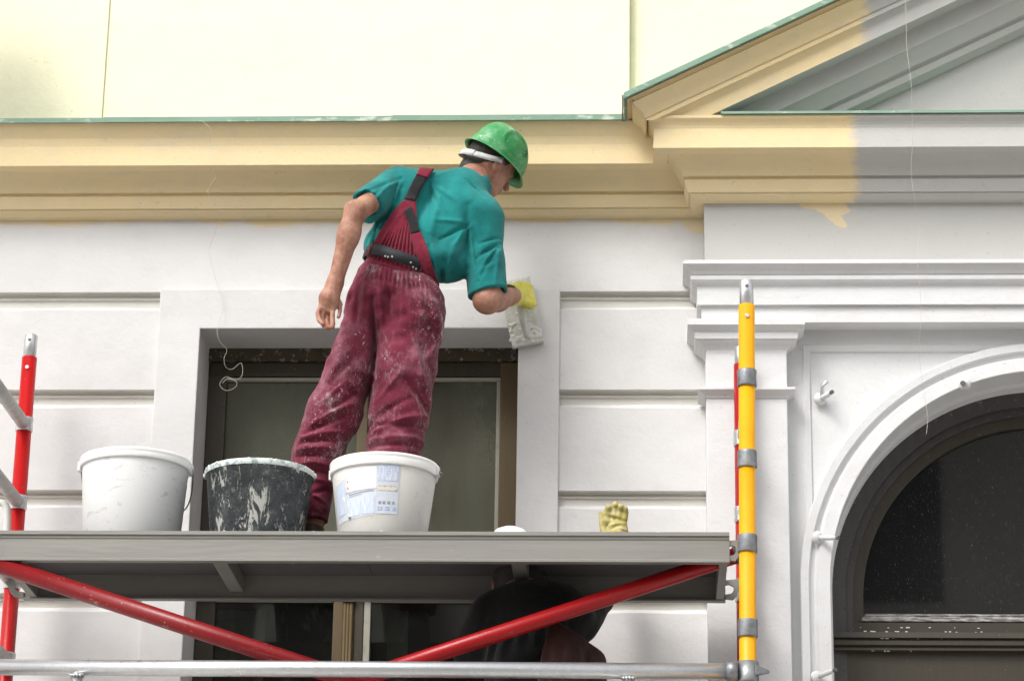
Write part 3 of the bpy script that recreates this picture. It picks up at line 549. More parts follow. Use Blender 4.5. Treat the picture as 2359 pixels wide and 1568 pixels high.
# painted-over anchor bolts
def anchor(px, py, Y, d, L, r, fork=False):
    p = W(px, py, Y); d = nrm(d); e = p + d * L
    a = thing('anchor_bolt', None, None, p); a.parent = B; 
    MB().lathe([(0, -.0), (.021, 0), (.022, .006), (.017, .014), (.012, .018), (0, .018)], p, d, 20).build('rosette', M_bright, a)
    MB().tube([p, p + d * L * .8, p + d * L * .82, e], r, 16, rs=[r, r, r * .7, r * .65]).build('bolt', M_bright, a)
    MB().tube([e - d * .003, e + d * .007], r * .8, 10).build('bolt_end', M_edge, a)
    if fork: MB().tube([p + d * L * .2, p + d * L * .3 + np.array((.0, -.01, .035)), p + d * L * .45 + np.array((.01, -.01, .05))], r * .8, 12).build('hook', M_galv, a)
anchor(1886, 920, AY - .01, (.55, -1, .05), .075, .0085, True); anchor(2222, 885, AY - .03, (-.25, -1, -.25), .05, .011)
anchor(1880, 1238, AY - .03, (.75, -.85, -.22), .095, .008); anchor(1878, 1560, AY - .03, (.7, -.9, .12), .09, .008)
# ================================================================== SCAFFOLD
FYs, RYs = -.80, -.19
zd = ZW(900, 1223, -.765)                              # top of the deck's edge
def collar(t, c, r=.0285, h=.052, mat=M_cast):
    MB().lathe([(r - .004, -h / 2), (r, -h / 2), (r + .001, -h / 2 + .004), (r, 0), (r + .001, h / 2 - .004), (r, h / 2), (r - .004, h / 2)], c, (0, 0, 1), 28).build('collar', mat, t)
def post(t, top, bot, matt, spig_len, rr=.0245):
    d = nrm(np.array(top) - bot); s0 = np.array(top) - d * spig_len
    MB().tube([bot, s0], rr, 32).build('post', matt, t)
    g = MB(); g.tube([s0 - d * .02, s0 + d * spig_len * .96, np.array(top)], rr * .86, 28, rs=[rr * .86, rr * .86, rr * .78]); sp = g.build('spigot', M_galv, t)
    c = np.array(top) - d * .022; MB().tube([c + np.array((0, -rr * .8, 0)), c + np.array((0, -rr * .885, 0))], .006, 14).build('pin_hole', M_edge, t)
    c = s0 - d * .04; MB().tube([c + np.array((0, -rr * .9, 0)), c + np.array((0, -rr * 1.13, 0))], .006, 14).build('rivet', M_galv, t)
# right ladder frame
fr_ = thing('ladder_tower', 'scaffold ladder frame at the right with yellow front post and red rear post', 'scaffold frame', (XW(1720, 1550, FYs), (FYs + RYs) / 2, 0), group='scaffold ladder frames')
xt = XW(1719, 650, FYs); xbm = XW(1722, 1540, FYs); zt_ = ZW(1719, 648, FYs); slope = (xt - xbm) / (zt_ - ZW(1722, 1540, FYs))
yp = lambda z: np.array((xbm + slope * (z - ZW(1722, 1540, FYs)), FYs, z))
post(fr_, yp(zt_), yp(.1), M_yel, ZW(1719, 648, FYs) - ZW(1719, 704, FYs))
zr = ZW(1698, 800, RYs); rpx = lambda z: np.array((XW(1710, 1100, RYs), RYs, z))
post(fr_, rpx(zr), rpx(.1), M_redc, .06)
rung_z = [ZW(1720, y, FYs) for y in (872, 1058, 1252, 1447)]; st_ = rung_z[2] - rung_z[3]
while rung_z[-1] > .5: rung_z.append(rung_z[-1] - st_)
for z in rung_z:
    collar(fr_, yp(z)); collar(fr_, rpx(z), .0275, .05, M_galv)
    MB().tube([yp(z) + (0, .026, 0), rpx(z) - (0, .026, 0)], .016, 20).build('rung', M_dull, fr_)
# left ladder frame: only its rear red post and rungs reach into view
fl_ = thing('ladder_tower', 'scaffold ladder frame at the left edge with red post and pale slanting rungs', 'scaffold frame', (XW(45, 1550, RYs), (FYs + RYs) / 2, 0), group='scaffold ladder frames')
q0 = W(72, 772, RYs); xl = q0[0]; lp = lambda z: np.array((xl, RYs, z)); post(fl_, lp(q0[2]), lp(.1), M_red, ZW(72, 772, RYs) - ZW(72, 824, RYs))
xlf = xl - .0; lf = lambda z: np.array((xlf, FYs, z)); post(fl_, lf(q0[2] + .05), lf(.1), M_red, .07)
lz = [ZW(60, y, RYs) for y in (978, 1158, 1340, 1520)]
st_ = lz[2] - lz[3]
while lz[-1] > .5: lz.append(lz[-1] - st_)
for z in lz:
    collar(fl_, lp(z), .0275, .046, M_galv); collar(fl_, lf(z)); MB().tube([lp(z) - (0, .024, 0), lf(z) + (0, .024, 0)], .0215, 24).build('rung', M_dull, fl_)
# diagonal braces
def brace(label, a, b, r, mat):
    t = thing('diagonal_brace', label, 'scaffold brace', ((a + b) / 2), group='red diagonal braces of the scaffold'); MB().tube([a, b], r, 32).build('tube', mat, t)
    for e, d in ((a, nrm(b - a)), (b, nrm(a - b))): MB().lathe([(r * .8, -.03), (r * 1.12, -.03), (r * 1.15, .02), (r * .8, .02)], e, d, 24).build('end_clamp', M_cast, t)
bA, bB = W(-60, 1281, -.735), W(1130, 1672, -.735); brace('dark red diagonal tube falling from the left end of the deck to the middle', bA, bB, .0262, painted('dusty_red_paint', (0.20, 0.008, 0.010), 0.6))
bC, bD = W(1706, 1275, -.665), W(480, 1678, -.665); brace('glossy red diagonal tube rising to the right end of the deck', bC, bD, .0242, M_redc)
# front rail of welded tube (two chords)
lr = thing('guard_rail', 'pale galvanised double rail crossing the bottom edge of the picture in front', 'scaffold rail', (XW(900, 1537, FYs), FYs - .02, ZW(900, 1537, FYs)))
za_, zb2 = ZW(0, 1537, FYs), ZW(1690, 1547, FYs); xa_, xb2 = xlf + .02, XW(1695, 1545, FYs)
MB().tube([(xa_, FYs - .01, za_), (xb2 - .012, FYs - .01, zb2)], .0235, 32).build('rail', M_galv, lr)
MB().tube([(xa_, FYs - .01, za_ - .5), (xb2 - .012, FYs - .01, zb2 - .5)], .0235, 32).build('rail', M_galv, lr)
for px_ in (178, 1447):
    x = XW(px_, 1560, FYs); MB().tube([(x, FYs - .01, za_ - .5), (x, FYs - .01, za_ - .012)], .0175, 24).build('strut', M_galv, lr)
    mb = MB()
    for k in range(14):
        a = k / 14 * 2 * math.pi; mb.lathe([(0, -.006), (.0065, 0), (0, .006)], (x + .021 * math.cos(a), FYs - .01 + .019 * math.sin(a), za_ - .024 + .010 * abs(math.sin(a)) * -.2 - (.0 if abs(math.sin(a)) > .5 else -.004)), (0, 0, 1), 6)
    mb.build('weld', M_galv, lr)
zc_ = zb2
hk = thing('coupler', 'grey coupler with pointed wedge clamping the rail to the yellow post', 'coupler', yp(zc_))
MB().lathe([(.024, -.032), (.031, -.032), (.032, -.026), (.032, .03), (.024, .03)], yp(zc_), (0, 0, 1), 28).build('ring', M_cast, hk)
MB().tube([yp(zc_) + (-.062, -.01, 0), yp(zc_) + (-.03, -.01, 0)], .029, 24).build('socket', M_cast, hk)
MB().add([yp(zc_) + v for v in ((.02, -.032, .018), (.062, -.02, .002), (.062, -.02, -.006), (.02, -.032, -.014), (.02, -.008, .018), (.062, -.012, .002), (.062, -.012, -.006), (.02, -.008, -.014))], [(0, 1, 2, 3), (7, 6, 5, 4), (0, 4, 5, 1), (1, 5, 6, 2), (2, 6, 7, 3), (0, 3, 7, 4)]).build('wedge', M_cast, hk, .002)
# deck
def deck(zt, label, grp='aluminium scaffold decks'):
    xl0, xr0 = xlf + .06, XW(1680, 1250, -.77); y0, y1 = -.765, -.255; bh = zd - ZW(900, 1291, -.765)
    t = thing('scaffold_deck', label, 'scaffold deck', ((xl0 + xr0) / 2, (y0 + y1) / 2, zt), group=grp)
    for s_, yy in ((1, y0), (-1, y1)):
        pr = [(0, 0), (0, -.011), (.006, -.013), (.006, -.020), (.009, -.024), (.009, -bh + .010), (.003, -bh + .006), (.003, -bh), (.032, -bh), (.032, -bh + .005), (.015, -bh + .006), (.015, -.006), (.032, -.006), (.032, 0)]
        rows = [[(x, yy + s_ * a, zt + z) for a, z in pr + [pr[0]]] for x in (xl0, xr0)]; mb = MB().strip(rows); mb.poly(rows[0][:-1]); mb.poly(rows[1][:-1]); mb.build('side_beam', M_alu, t)
        for k in range(6):
            x = xl0 + .1 + k * (xr0 - xl0 - .2) / 5; c = np.array((x, yy + s_ * .009, zt - .032)); MB().lathe([(.006, 0), (.005, .002), (0, .003)], c, (0, -s_, 0), 12).build('rivet', M_alu, t)
    for s0_, s1_ in ((xl0 + .002, (xl0 + xr0) / 2 - .001), ((xl0 + xr0) / 2 + .001, xr0 - .002)): MB().box(s0_, s1_, y0 + .0335, y1 - .0335, zt - .014, zt - .003).build('plywood_panel', M_ply, t)
    for px_ in (510, 1195): 
        x = XW(px_, 1310, -.6); MB().box(x - .022, x + .022, y0 + .016, y1 - .016, zt - bh * .72, zt - .0145).build('cross_member', M_alu, t, .003)
    for x in (xl0 + .02, xr0 - .03): MB().box(x, x + .025, y0 + .016, y1 - .016, zt - bh * .95, zt - .0145).build('end_member', M_alu, t, .003)
    for yy in (y0 + .02, y1 - .02):       # hooks over the rung
        for sx_, xe_, xp_ in ((1, xr0, XW(1705, 1250, yy)), (-1, xl0, xlf)):
            mb = MB(); pr = [(0, -.015), (.5, -.012), (.9, -.002), (1.1, .002), (1.1, -.012), (.95, -.022), (.75, -.040), (.62, -.062), (.4, -.076), (0, -.074), (0, -.060), (.3, -.058), (.45, -.046), (.42, -.034), (.2, -.028), (0, -.030)]
            L = abs(xp_ - xe_) + .01; rr = [[(xe_ + sx_ * a * L, yy + dy, zt - .008 + z) for a, z in pr] for dy in (-.007, .007)]
            mb.strip([r + [r[0]] for r in rr]); mb.poly(rr[0]); mb.poly(rr[1]); mb.build('hook', M_alu, t)
    mb = MB()
    for i in range(46):
        x = random.uniform(xl0, xr0); s_ = random.uniform(.001, .0035); mb.lathe([(s_ * 1.8, 0), (s_ * 1.3, s_ * .8), (0, s_)], (x, y0 + random.uniform(.003, .03), zt), (0, 0, 1), 7)
    mb.build('plaster_crumbs', M_lump, t, kind='stuff')
    return t
D = deck(zd, 'long aluminium scaffold deck carrying the standing worker and the buckets')
D2 = deck(rung_z[2] - 8 * (rung_z[2] - rung_z[3]) * 1.0, 'lower aluminium scaffold deck under the second worker, below the picture edge')
# unseen planks added above the top left corner to shade the cream wall
zpl = ZW(0, -105, -.26)
for k, (x1_, lab) in enumerate(((XW(-45, 0, -.3), 'unseen grey plank added to shade the upper left wall, nearest to it'), (XW(-75, 0, -.4), 'unseen grey plank added to shade the upper left wall, second from it'))):
    pk = thing('shade_plank', lab, 'plank', (-3.4, -.35 - .2 * k, zpl), group='unseen planks added for shade'); MB().box(-4.4, x1_, -.45 - .21 * k, -.26 - .21 * k, zpl, zpl + .04).build('board', M_ply, pk, .003)
# white bent tube at the left edge
wt_ = thing('bent_tube', 'white painted bent tube end at the far left edge beside the red post', 'tube', W(14, 1215, -.3))
P = [W(-40, 1157, -.3), W(-5, 1157, -.3), W(8, 1160, -.3), W(15, 1170, -.3), W(17, 1185, -.3), W(16, 1240, -.3), W(14, 1330, -.3)]
MB().tube(smooth_curve(P, 6), .012, 16).build('tube', flat('white_tube_paint', (.62, .61, .57)), wt_)
# ================================================================== BUCKETS
def bucket(name, label, px_l, px_r, py_rim, pxb_l, pxb_r, Y, kind):
    xc = (XW(px_l, py_rim, Y) + XW(px_r, py_rim, Y)) / 2; R = (XW(px_r, py_rim, Y) - XW(px_l, py_rim, Y)) / 2; zr_ = ZW((px_l + px_r) / 2, py_rim, Y); H = zr_ - zd
    rb = (XW(pxb_r, 1215, Y) - XW(pxb_l, 1215, Y)) / 2 * .985; rbs = rb - (.03 * (R * .94 - rb) / H)
    t = thing(name, label, 'bucket', (xc, Y, zd), group='buckets on the deck'); c = (xc, Y, zd)
    if kind == 'black':
        pr = [(0, .001), (rbs - .004, .001), (rbs, .005), (R * .955, H - .012), (R * .985, H - .010), (R, H - .004), (R, H + .004), (R * .985, H + .008), (R * .95, H + .004), (R * .94, H), (rbs - .003, .008), (0, .008)]
        MB().lathe(pr[:5], c, seg=72).build('body', M_bblack, t); MB().lathe(pr[4:10], c, seg=72).build('rim', M_wetrim, t); MB().lathe(pr[9:], c, seg=72).build('inner_wall', M_bblack, t)
        for s_ in (-1, 1):
            e = np.array((xc + s_ * (R - .002), Y, zd + H - .002)); MB().lathe([(0, -.008), (.008, -.006), (.010, 0), (.008, .006), (0, .008)], e, (1, 0, 0), 16).build('handle_lug', M_wetrim, t)
        mb = MB()
        for i in range(60): a = random.uniform(0, 6.28); s_ = random.uniform(.002, .005); mb.lathe([(0, -s_), (s_ * .8, -s_ * .5), (s_, 0), (s_ * .7, s_ * .6), (0, s_)], (xc + R * .985 * math.cos(a), Y + R * .985 * math.sin(a), zd + H + .005), (0, 0, 1), 8)
        mb.build('rim_crumbs', M_lump, t, kind='stuff')
        body = M_bblack
        e0 = np.array((xc - R, Y, zd + H)); e1 = np.array((xc + R, Y, zd + H)); P = [e0 + (e1 - e0) * (.5 - .5 * math.cos(math.pi * k / 20)) + np.array((0, R * .985 * math.sin(math.pi * k / 20), -.0 + .012 * math.sin(math.pi * k / 20))) for k in range(21)]
        MB().tube(P, .0025, 8).build('handle', M_wire, t)
        return t, c, R, rbs, H
    m_ = M_bwhite if kind == 'white' else M_bcream
    lh = .030 if kind == 'white' else .038
    MB().lathe([(0, .001), (rbs - .005, .001), (rbs, .006), (R * .945, H - lh - .002), (R * .945, H - .02)], c, seg=80).build('body', m_, t)
    rp_ = [(R * .94, H - lh + .004), (R * .965, H - lh), (R * .985, H - lh + .002), (R * .99, H - lh + .005), (R * .995, H - .014), (R * .985, H - .011), (R * 1.0, H - .009), (R * 1.0, H - .003), (R * .99, H), (R * .955, H + .001), (R * .94, H - .008), (R * .93, H - .03), (rbs - .003, .01), (0, .01)]
    MB().lathe(rp_, c, seg=80).build('rim', M_brim, t)
    for ang in ((-.15, math.pi - .15) if kind == 'cream' else (.12, math.pi + .12)):
        e = np.array((xc + R * math.cos(ang), Y + R * math.sin(ang), zd + H - .022)); rd = nrm((math.cos(ang), math.sin(ang), 0)); tg = np.array((-rd[1], rd[0], 0)); MB().obox(e, (rd, tg, (0, 0, 1)), (.005, .012, .015)).build('handle_lug', M_brim, t, .002)
    if kind == 'white':
        e1 = np.array((xc + R * 1.02, Y + .01, zd + H - .022)); e0 = np.array((xc - R * 1.0, Y + .01, zd + H - .022)); P = [e1, e1 + (.002, -.0, -.02), e1 + (-.012, .05, -.08), e1 + (-.05, .10, -.11), e1 + (-R, .165, -.14), e0 + (.05, .10, -.11), e0 + (.012, .05, -.08), e0]
        MB().tube(smooth_curve(P, 6), .0022, 8).build('handle', M_wire, t)
    else:
        e1 = np.array((xc + R * 1.01, Y - .02, zd + H - .022)); e0 = np.array((xc - R * .99, Y, zd + H - .02)); P = [e1 + (-.012, -.008, .003), e1 + (.004, -.008, -.004), e1 + (.008, 0, -.006), e1 + (-.004, .06, 0), e1 + (-.06, .125, -.004), e1 + (-R, .175, -.006), e0 + (.05, .12, -.004), e0]
        MB().tube(smooth_curve(P, 6), .0028, 8).build('handle', M_wire, t)
    return t, c, R * .945, rbs, H - lh - .002
BK1 = bucket('bucket', 'plain scuffed white bucket with dangling wire handle, leftmost on the deck', 186, 441, 1064, 193, 418, -.585, 'white')
BK2 = bucket('bucket', 'black bucket splashed with white plaster between the two white ones', 472, 725, 1095, 484, 701, -.585, 'black')
BK3 = bucket('bucket', 'off-white bucket with a pale blue printed label, beside the worker\'s leg', 760, 1011, 1075, 778, 985, -.585, 'cream')
# printed label wrapped on the third bucket
t3, c3, R3, rb3, H3 = BK3
def rad(z): return rb3 + (R3 - rb3) * (z - .006) / (H3 - .006)
def wrap(a0, a1, z0, z1, eps, name, mat, slant=0.0):
    rows = []
    for a in np.linspace(a0, a1, 14):
        sh = slant * (a - a0); rows.append([(c3[0] + (rad(z + sh) + eps) * math.sin(a), c3[1] - (rad(z + sh) + eps) * math.cos(a), c3[2] + z + sh) for z in (z0, z1)])
    return MB().strip(rows, True).build(name, mat, t3)
def printmat(name, paper, ink, rows_, dens, thr=.45):
    n = NT(name); x, y, z = n.xyz(); ln = n.math('FRACT', n.math('MULTIPLY', z, rows_)); on = n.step(ln, .35, .55)
    wd_ = n.step(n.noise(dens, 2, .6, stretch=(1, 1, .001 * 1)), thr, thr + .08); f = n.math('MULTIPLY', n.math('MULTIPLY', on, wd_), .8); return n.out(n.mix(f, paper, ink), .45)
PAP = (.60, .64, .72); INK = (.25, .33, .55)
wrap(-1.18, -.05, .050, .125, .0010, 'label', flat('label_paper', (.62, .66, .74), .4), .012); wrap(-1.18, -.72, .12, .165, .0011, 'label', flat('label_paper_left', (.60, .66, .74), .4), .04)
wrap(-.72, -.05, .138, .205, .0011, 'label', flat('label_white_area', (.78, .78, .78), .4), 0.006)
wrap(-.048, .40, .066, .215, .0012, 'label', flat('label_paper_right', PAP, .4), 0.0)
wrap(-.03, .37, .165, .210, .0020, 'printed_text', printmat('fine_print', PAP, INK, 210, 260)); wrap(-.03, .37, .135, .150, .0020, 'printed_picture', (lambda n: n.out(n.mix(n.step(n.noise(90, 3), .5, .6), (.62, .58, .50), (.34, .30, .26)), .5))(NT('picture_strip')))
wrap(-1.12, -.76, .07, .15, .0018, 'printed_text', printmat('fine_print_left', (.58, .64, .74), (.38, .46, .62), 190, 200), .02)
wrap(-.70, -.40, .062, .112, .0020, 'printed_text', printmat('fine_print_mid', (.60, .66, .75), (.40, .48, .66), 200, 220), .012); wrap(-.37, -.08, .066, .116, .0020, 'printed_text', printmat('fine_print_mid2', (.60, .65, .74), (.36, .44, .64), 200, 220), .006)
wrap(-.68, -.10, .128, .130, .0022, 'printed_line', flat('ink_blue', (.20, .27, .45)), .012); wrap(-.68, -.36, .122, .1235, .0022, 'printed_line', flat('ink_blue2', (.25, .32, .5)), .012)
for i, (a, w_) in enumerate(((.0, .055), (.085, .06), (.18, .07), (.28, .055))):
    for k in range(5): wrap(a + k * w_ / 5, a + k * w_ / 5 + w_ / 12, .094, .103, .0022, 'barcode_bar', flat('bar_ink', (.10, .08, .08)))
for i, (a, w_) in enumerate(((-.02, .1), (.13, .1), (.28, .08))): wrap(a, a + w_, .077, .086, .0022, 'printed_number', printmat('number_ink', (.45, .55, .72), (.12, .22, .5), 140, 300))
for z_, s_ in ((.170, .006), (.150, .008)): wrap(-.70, -.68, z_ - s_ / 2, z_ + s_ / 2, .0022, 'red_mark', flat('red_ink', (.55, .08, .05)))
MB().tube([(c3[0] + (rad(z) + .003) * math.sin(a), c3[1] - (rad(z) + .003) * math.cos(a), c3[2] + z) for a, z in ((-.82, .125), (-.80, .115), (-.74, .09), (-.70, .068), (-.68, .060))], .002, 8, rs=[.0035, .002, .0015, .002, .005]).build('plaster_dribble', M_lump, t3)
# white domed lid and the propped glove
tl = thing('dome', 'smooth white plastic dome just rising above the deck edge right of the buckets', 'dome', (XW(1175, 1213, -.42), -.42, zd)); c_ = W(1175, 1213, -.42); hh = c_[2] - zd
MB().lathe([(.085, 0), (.085, .006), (.075, .006), (.072, hh * .45), (.062, hh * .72), (.045, hh * .90), (.022, hh * .985), (0, hh)], (c_[0], -.42, zd), seg=48).build('shell', M_brim, tl)
GY = -.30
g = thing('glove', 'dusty yellow rubber glove standing upright with fingers up behind the deck edge', 'glove', (XW(1415, 1200, GY), GY, zd))
w_ = lambda px, py, Y=GY: W(px, py, Y)
fd = Field(w_(1365, 1330) + (-.02, -.06, 0), w_(1465, 1140) + (.02, .06, 0), .0028)
zb0 = zd + .001
fd.U(fd.ell(w_(1423, 1224), (.032, .020, .048)), .01).U(fd.cap(w_(1421, 1240), (w_(1418, 1240)[0], GY, zb0 + .02), .031, .034), .02)
for (a, b_, c1, r) in ((w_(1399, 1200), w_(1399, 1178), w_(1401, 1168, GY - .012), .0115), (w_(1411, 1198), w_(1415, 1168), w_(1417, 1161, GY - .010), .012), (w_(1424, 1198), w_(1428, 1176), w_(1430, 1166, GY - .012), .0115), (w_(1436, 1204), w_(1440, 1180), w_(1440, 1171, GY - .008), .0105)): fd.U(np.minimum(fd.cap(a, b_, r * 1.05, r), fd.cap(b_, c1, r, r * .85)), .004)
fd.U(np.minimum(fd.cap(w_(1398, 1240), w_(1388, 1215), .013, .0105), fd.cap(w_(1388, 1215), w_(1384, 1182), .0105, .008)), .008)
L_ = [(w_(1395, 1190), w_(1440, 1204), .006, -.007), (w_(1394, 1182), w_(1440, 1196), .006, .003), (w_(1398, 1212), w_(1442, 1206), .005, .005), (w_(1400, 1226), w_(1425, 1214), .006, -.006), (w_(1420, 1218), w_(1444, 1224), .004, .005), (w_(1402, 1238), w_(1430, 1228), .004, .004), (w_(1405, 1233), w_(1440, 1236), .005, -.005)]
fd.d = fd.d - fd.folds(L_, GY, .03); fd.d = np.maximum(fd.d, -fd.plane((0, 0, zb0), (0, 0, 1))); fd.mesh('glove_shell', M_dglove, g)
# ================================================================== WIRES
def string(label, pts, r, group=None):
    P = [W(*p) for p in pts]; t = thing('hanging_wire', label, 'wire', P[0], group='thin stray wires hanging on the facade'); MB().tube(smooth_curve(P, 7), r, 6).build('strand', M_string, t)
string('thin pale wire curling down the left cornice and over the window corner', [(468, 281, -.23), (478, 290, -.24), (487, 298, -.24), (483, 312, -.23), (485, 332, -.20), (488, 378, -.20), (492, 398, -.18), (498, 406, -.17), (490, 418, -.16), (479, 438, -.14), (482, 450, -.14), (499, 468, -.12), (504, 488, -.11), (497, 530, -.07), (483, 570, -.03), (482, 585, -.03), (490, 620, -.03), (512, 700, -.03), (503, 745, -.03), (500, 762, -.03), (505, 785, -.02), (522, 805, 0), (516, 825, 0), (520, 845, .01), (535, 850, .02), (555, 836, .02), (558, 862, .02), (545, 874, .02), (520, 868, .02), (506, 885, .02), (520, 899, .02), (540, 893, .02), (545, 880, .02), (525, 872, .02), (512, 882, .02)], .0007)
string('thin pale wire hanging down the right bay in front of pediment and arch', [(2085, -10, -.42), (2087, 60, -.41), (2088, 110, -.40), (2098, 190, -.39), (2100, 260, -.36), (2101, 335, -.33), (2098, 395, -.30), (2105, 450, -.28), (2115, 520, -.23), (2112, 590, -.22), (2117, 640, -.20), (2121, 730, -.18), (2117, 800, -.14), (2120, 850, -.12), (2128, 905, -.11), (2136, 960, -.10), (2133, 1000, -.10)], .0007)
# ================================================================== WORKER ON THE DECK
J = W
def person_head(fd, c, Fv, Uv, Rv, k=1.0):
    fr3 = (Fv, Rv, Uv); at = lambda f, r, u: np.array(c) + (Fv * f + Rv * r + Uv * u) * k
    fd.U(fd.ell(at(-.005, 0, .03), (.098 * k, .077 * k, .088 * k), fr3), .03); fd.U(fd.ell(at(.03, 0, -.035), (.062 * k, .058 * k, .080 * k), fr3), .02)
    fd.U(fd.cap(at(.058, -.018, -.088), at(.058, .018, -.088), .020 * k, .020 * k), .02)                     # chin
    fd.U(fd.cap(at(.0, .052, -.055), at(.05, .022, -.088), .018 * k, .016 * k), .015); fd.U(fd.cap(at(.0, -.052, -.055), at(.05, -.022, -.088), .018 * k, .016 * k), .015)   # jaw
    fd.U(fd.cap(at(.090, 0, .012), at(.112, 0, -.022), .009 * k, .013 * k), .010)                            # nose
    fd.U(fd.cap(at(.085, -.028, .018), at(.085, .028, .018), .010 * k, .010 * k), .012)                      # brow
    fd.U(fd.cap(at(.088, -.016, -.052), at(.088, .016, -.052), .008 * k, .008 * k), .008); fd.U(fd.cap(at(.084, -.014, -.064), at(.084, .014, -.064), .008 * k, .008 * k), .006)
    for s_ in (-1, 1):
        fd.d = smax(fd.d, -fd.ell(at(.094, s_ * .030, .0), (.012 * k, .014 * k, .009 * k), fr3), .008); fd.U(fd.ell(at(.080, s_ * .030, .0), (.012 * k,) * 3, fr3), .002)   # eyes
        e = fd.ell(at(-.008, s_ * .077, -.008), (.017 * k, .008 * k, .030 * k), fr3); e = smax(e, -fd.ell(at(.0, s_ * .088, -.004), (.008 * k, .007 * k, .016 * k), fr3), .004); fd.U(e, .006)
def hand_open(fd, wr, palm, fingers, thumb):
    fd.U(fd.cap(wr, palm, .024, .028), .02)
    for f in fingers + [thumb]:
        d = 1e3
        for i in range(len(f) - 1): d = smin(d, fd.cap(f[i], f[i + 1], .0090 - .0006 * i, .0084 - .0006 * i), .002)
        fd.U(d, .0015)
Wk = thing('person', 'worker in green helmet, teal T-shirt and maroon bib overalls smoothing the wall, seen from behind', 'person', (XW(830, 1290, -.38), -.38, zd))
# joints
pel = J(915, 655, -.41); hipL = J(862, 690, -.41); hipR = J(945, 700, -.41)
kneeL = J(752, 985, -.39); kneeR = J(922, 930, -.40)
anL = np.array((XW(718, 1225, -.38), -.38, zd + .09)); anR = np.array((XW(893, 1235, -.38), -.38, zd + .09))
chest = J(1010, 500, -.39); neckb = J(1085, 425, -.35); shL = J(915, 430, -.40); shR = J(1108, 505, -.38)
elL = J(818, 485, -.60); wrL = J(771, 655, -.57); elR = J(1122, 690, -.405); wrR = J(1182, 682, -.20)
hc = J(1128, 381, -.30); Fv = nrm((.62, .68, -.39)); Uv = np.array((.58, .10, .80)); Uv = nrm(Uv - Fv * (Uv @ Fv)); Rv = np.cross(Fv, Uv)
fd = Field((XW(715, 700, -.6) - .03, -.72, zd + .02), (XW(1225, 400, -.2), -.08, ZW(1150, 280, -.3)), .0041)
fd.U(fd.ell(pel, (.085, .05, .08))).U(fd.cap(hipL + (0, .02, 0), kneeL, .045, .04)).U(fd.cap(kneeL, anL, .045, .032), .02).U(fd.cap(hipR + (0, .02, 0), kneeR, .045, .04)).U(fd.cap(kneeR, anR, .045, .032), .02)
fd.U(fd.cap(pel, chest + (0, .02, 0), .05, .055), .03).U(fd.cap(chest + (0, .02, 0), neckb, .055, .05), .03).U(fd.cap(shL, shR, .035, .04), .03)
fd.U(fd.cap(neckb, hc - Uv * .04 - Fv * .02, .056, .052), .03)
fd.U(fd.cap(shL, elL + (0, .01, 0), .036, .034), .02).U(fd.cap(elL, elL + .35 * (wrL - elL), .033, .0335), .02).U(fd.cap(elL + .3 * (wrL - elL), wrL, .0335, .0235), .02)
fd.U(fd.cap(shR, elR, .038, .042), .02).U(fd.cap(elR, elR + .4 * (wrR - elR), .044, .041), .02).U(fd.cap(elR + .4 * (wrR - elR), wrR, .040, .028), .02)
hd = -.575
fd.U(fd.ell(J(757, 695, hd), (.030, .017, .040), ((.97, 0, .24), (0, 1, 0), (-.24, 0, .97))), .02)
hand_open(fd, wrL, J(760, 685, hd), [[J(739, 704, hd), J(732, 722, hd - .004), J(736, 738, hd - .018), J(743, 746, hd - .026)], [J(748, 710, hd + .004), J(741, 734, hd + .004), J(744, 747, hd - .006), J(750, 755, hd - .016)], [J(756, 712, hd + .012), J(753, 738, hd + .012), J(754, 750, hd + .004), J(757, 756, hd - .004)], [J(767, 710, hd), J(765, 732, hd - .006), J(766, 746, hd - .012), J(765, 753, hd - .018)]], [J(771, 682, hd), J(783, 700, hd + .010), J(783, 716, hd + .010), J(780, 730, hd + .004)])
person_head(fd, hc, Fv, Uv, Rv, .87)
vn = [(J(795, 520, -.6), J(782, 600, -.6), .0028, .0022), (J(800, 560, -.6), J(776, 640, -.6), .0028, .0018), (J(812, 472, -.6), J(806, 486, -.6), .006, .004), (J(765, 652, -.6), J(785, 656, -.6), .0025, -.0020), (J(742, 700, -.6), J(766, 712, -.6), .0028, -.0026), (J(766, 672, -.6), J(762, 706, -.6), .003, -.0028), (J(1130, 690, -.6), J(1165, 700, -.6), .004, .002)]
fd.d = fd.d - fd.folds(vn, -.35, .05) + fd.noise(24, 8) * .003 + fd.noise(60, 2) * .001
fd.mesh('body', M_skin, Wk)
# hair
fr3 = (Fv, Rv, Uv); at = lambda f, r, u: hc + Fv * f + Rv * r + Uv * u
fd = Field(hc - .16, hc + .16, .004)
h1 = fd.ell(at(-.008, 0, .026), (.088, .070, .076), fr3); h1 = smin(h1, fd.ell(at(-.042, 0, -.048), (.0465, .050, .062), fr3), .02); h1 = smax(h1, -fd.plane(at(.0, 0, -.0), nrm(-Fv * .9 + Uv * .55)) * 1.0 - .010, .01)
h1 = smax(h1, -(fd.ell(at(-.004, .076, -.010), (.020, .02, .030), fr3)), .004); fd.d = h1 + fd.noise(110, 3) * .003; fd.mesh('hair', M_hair, Wk)
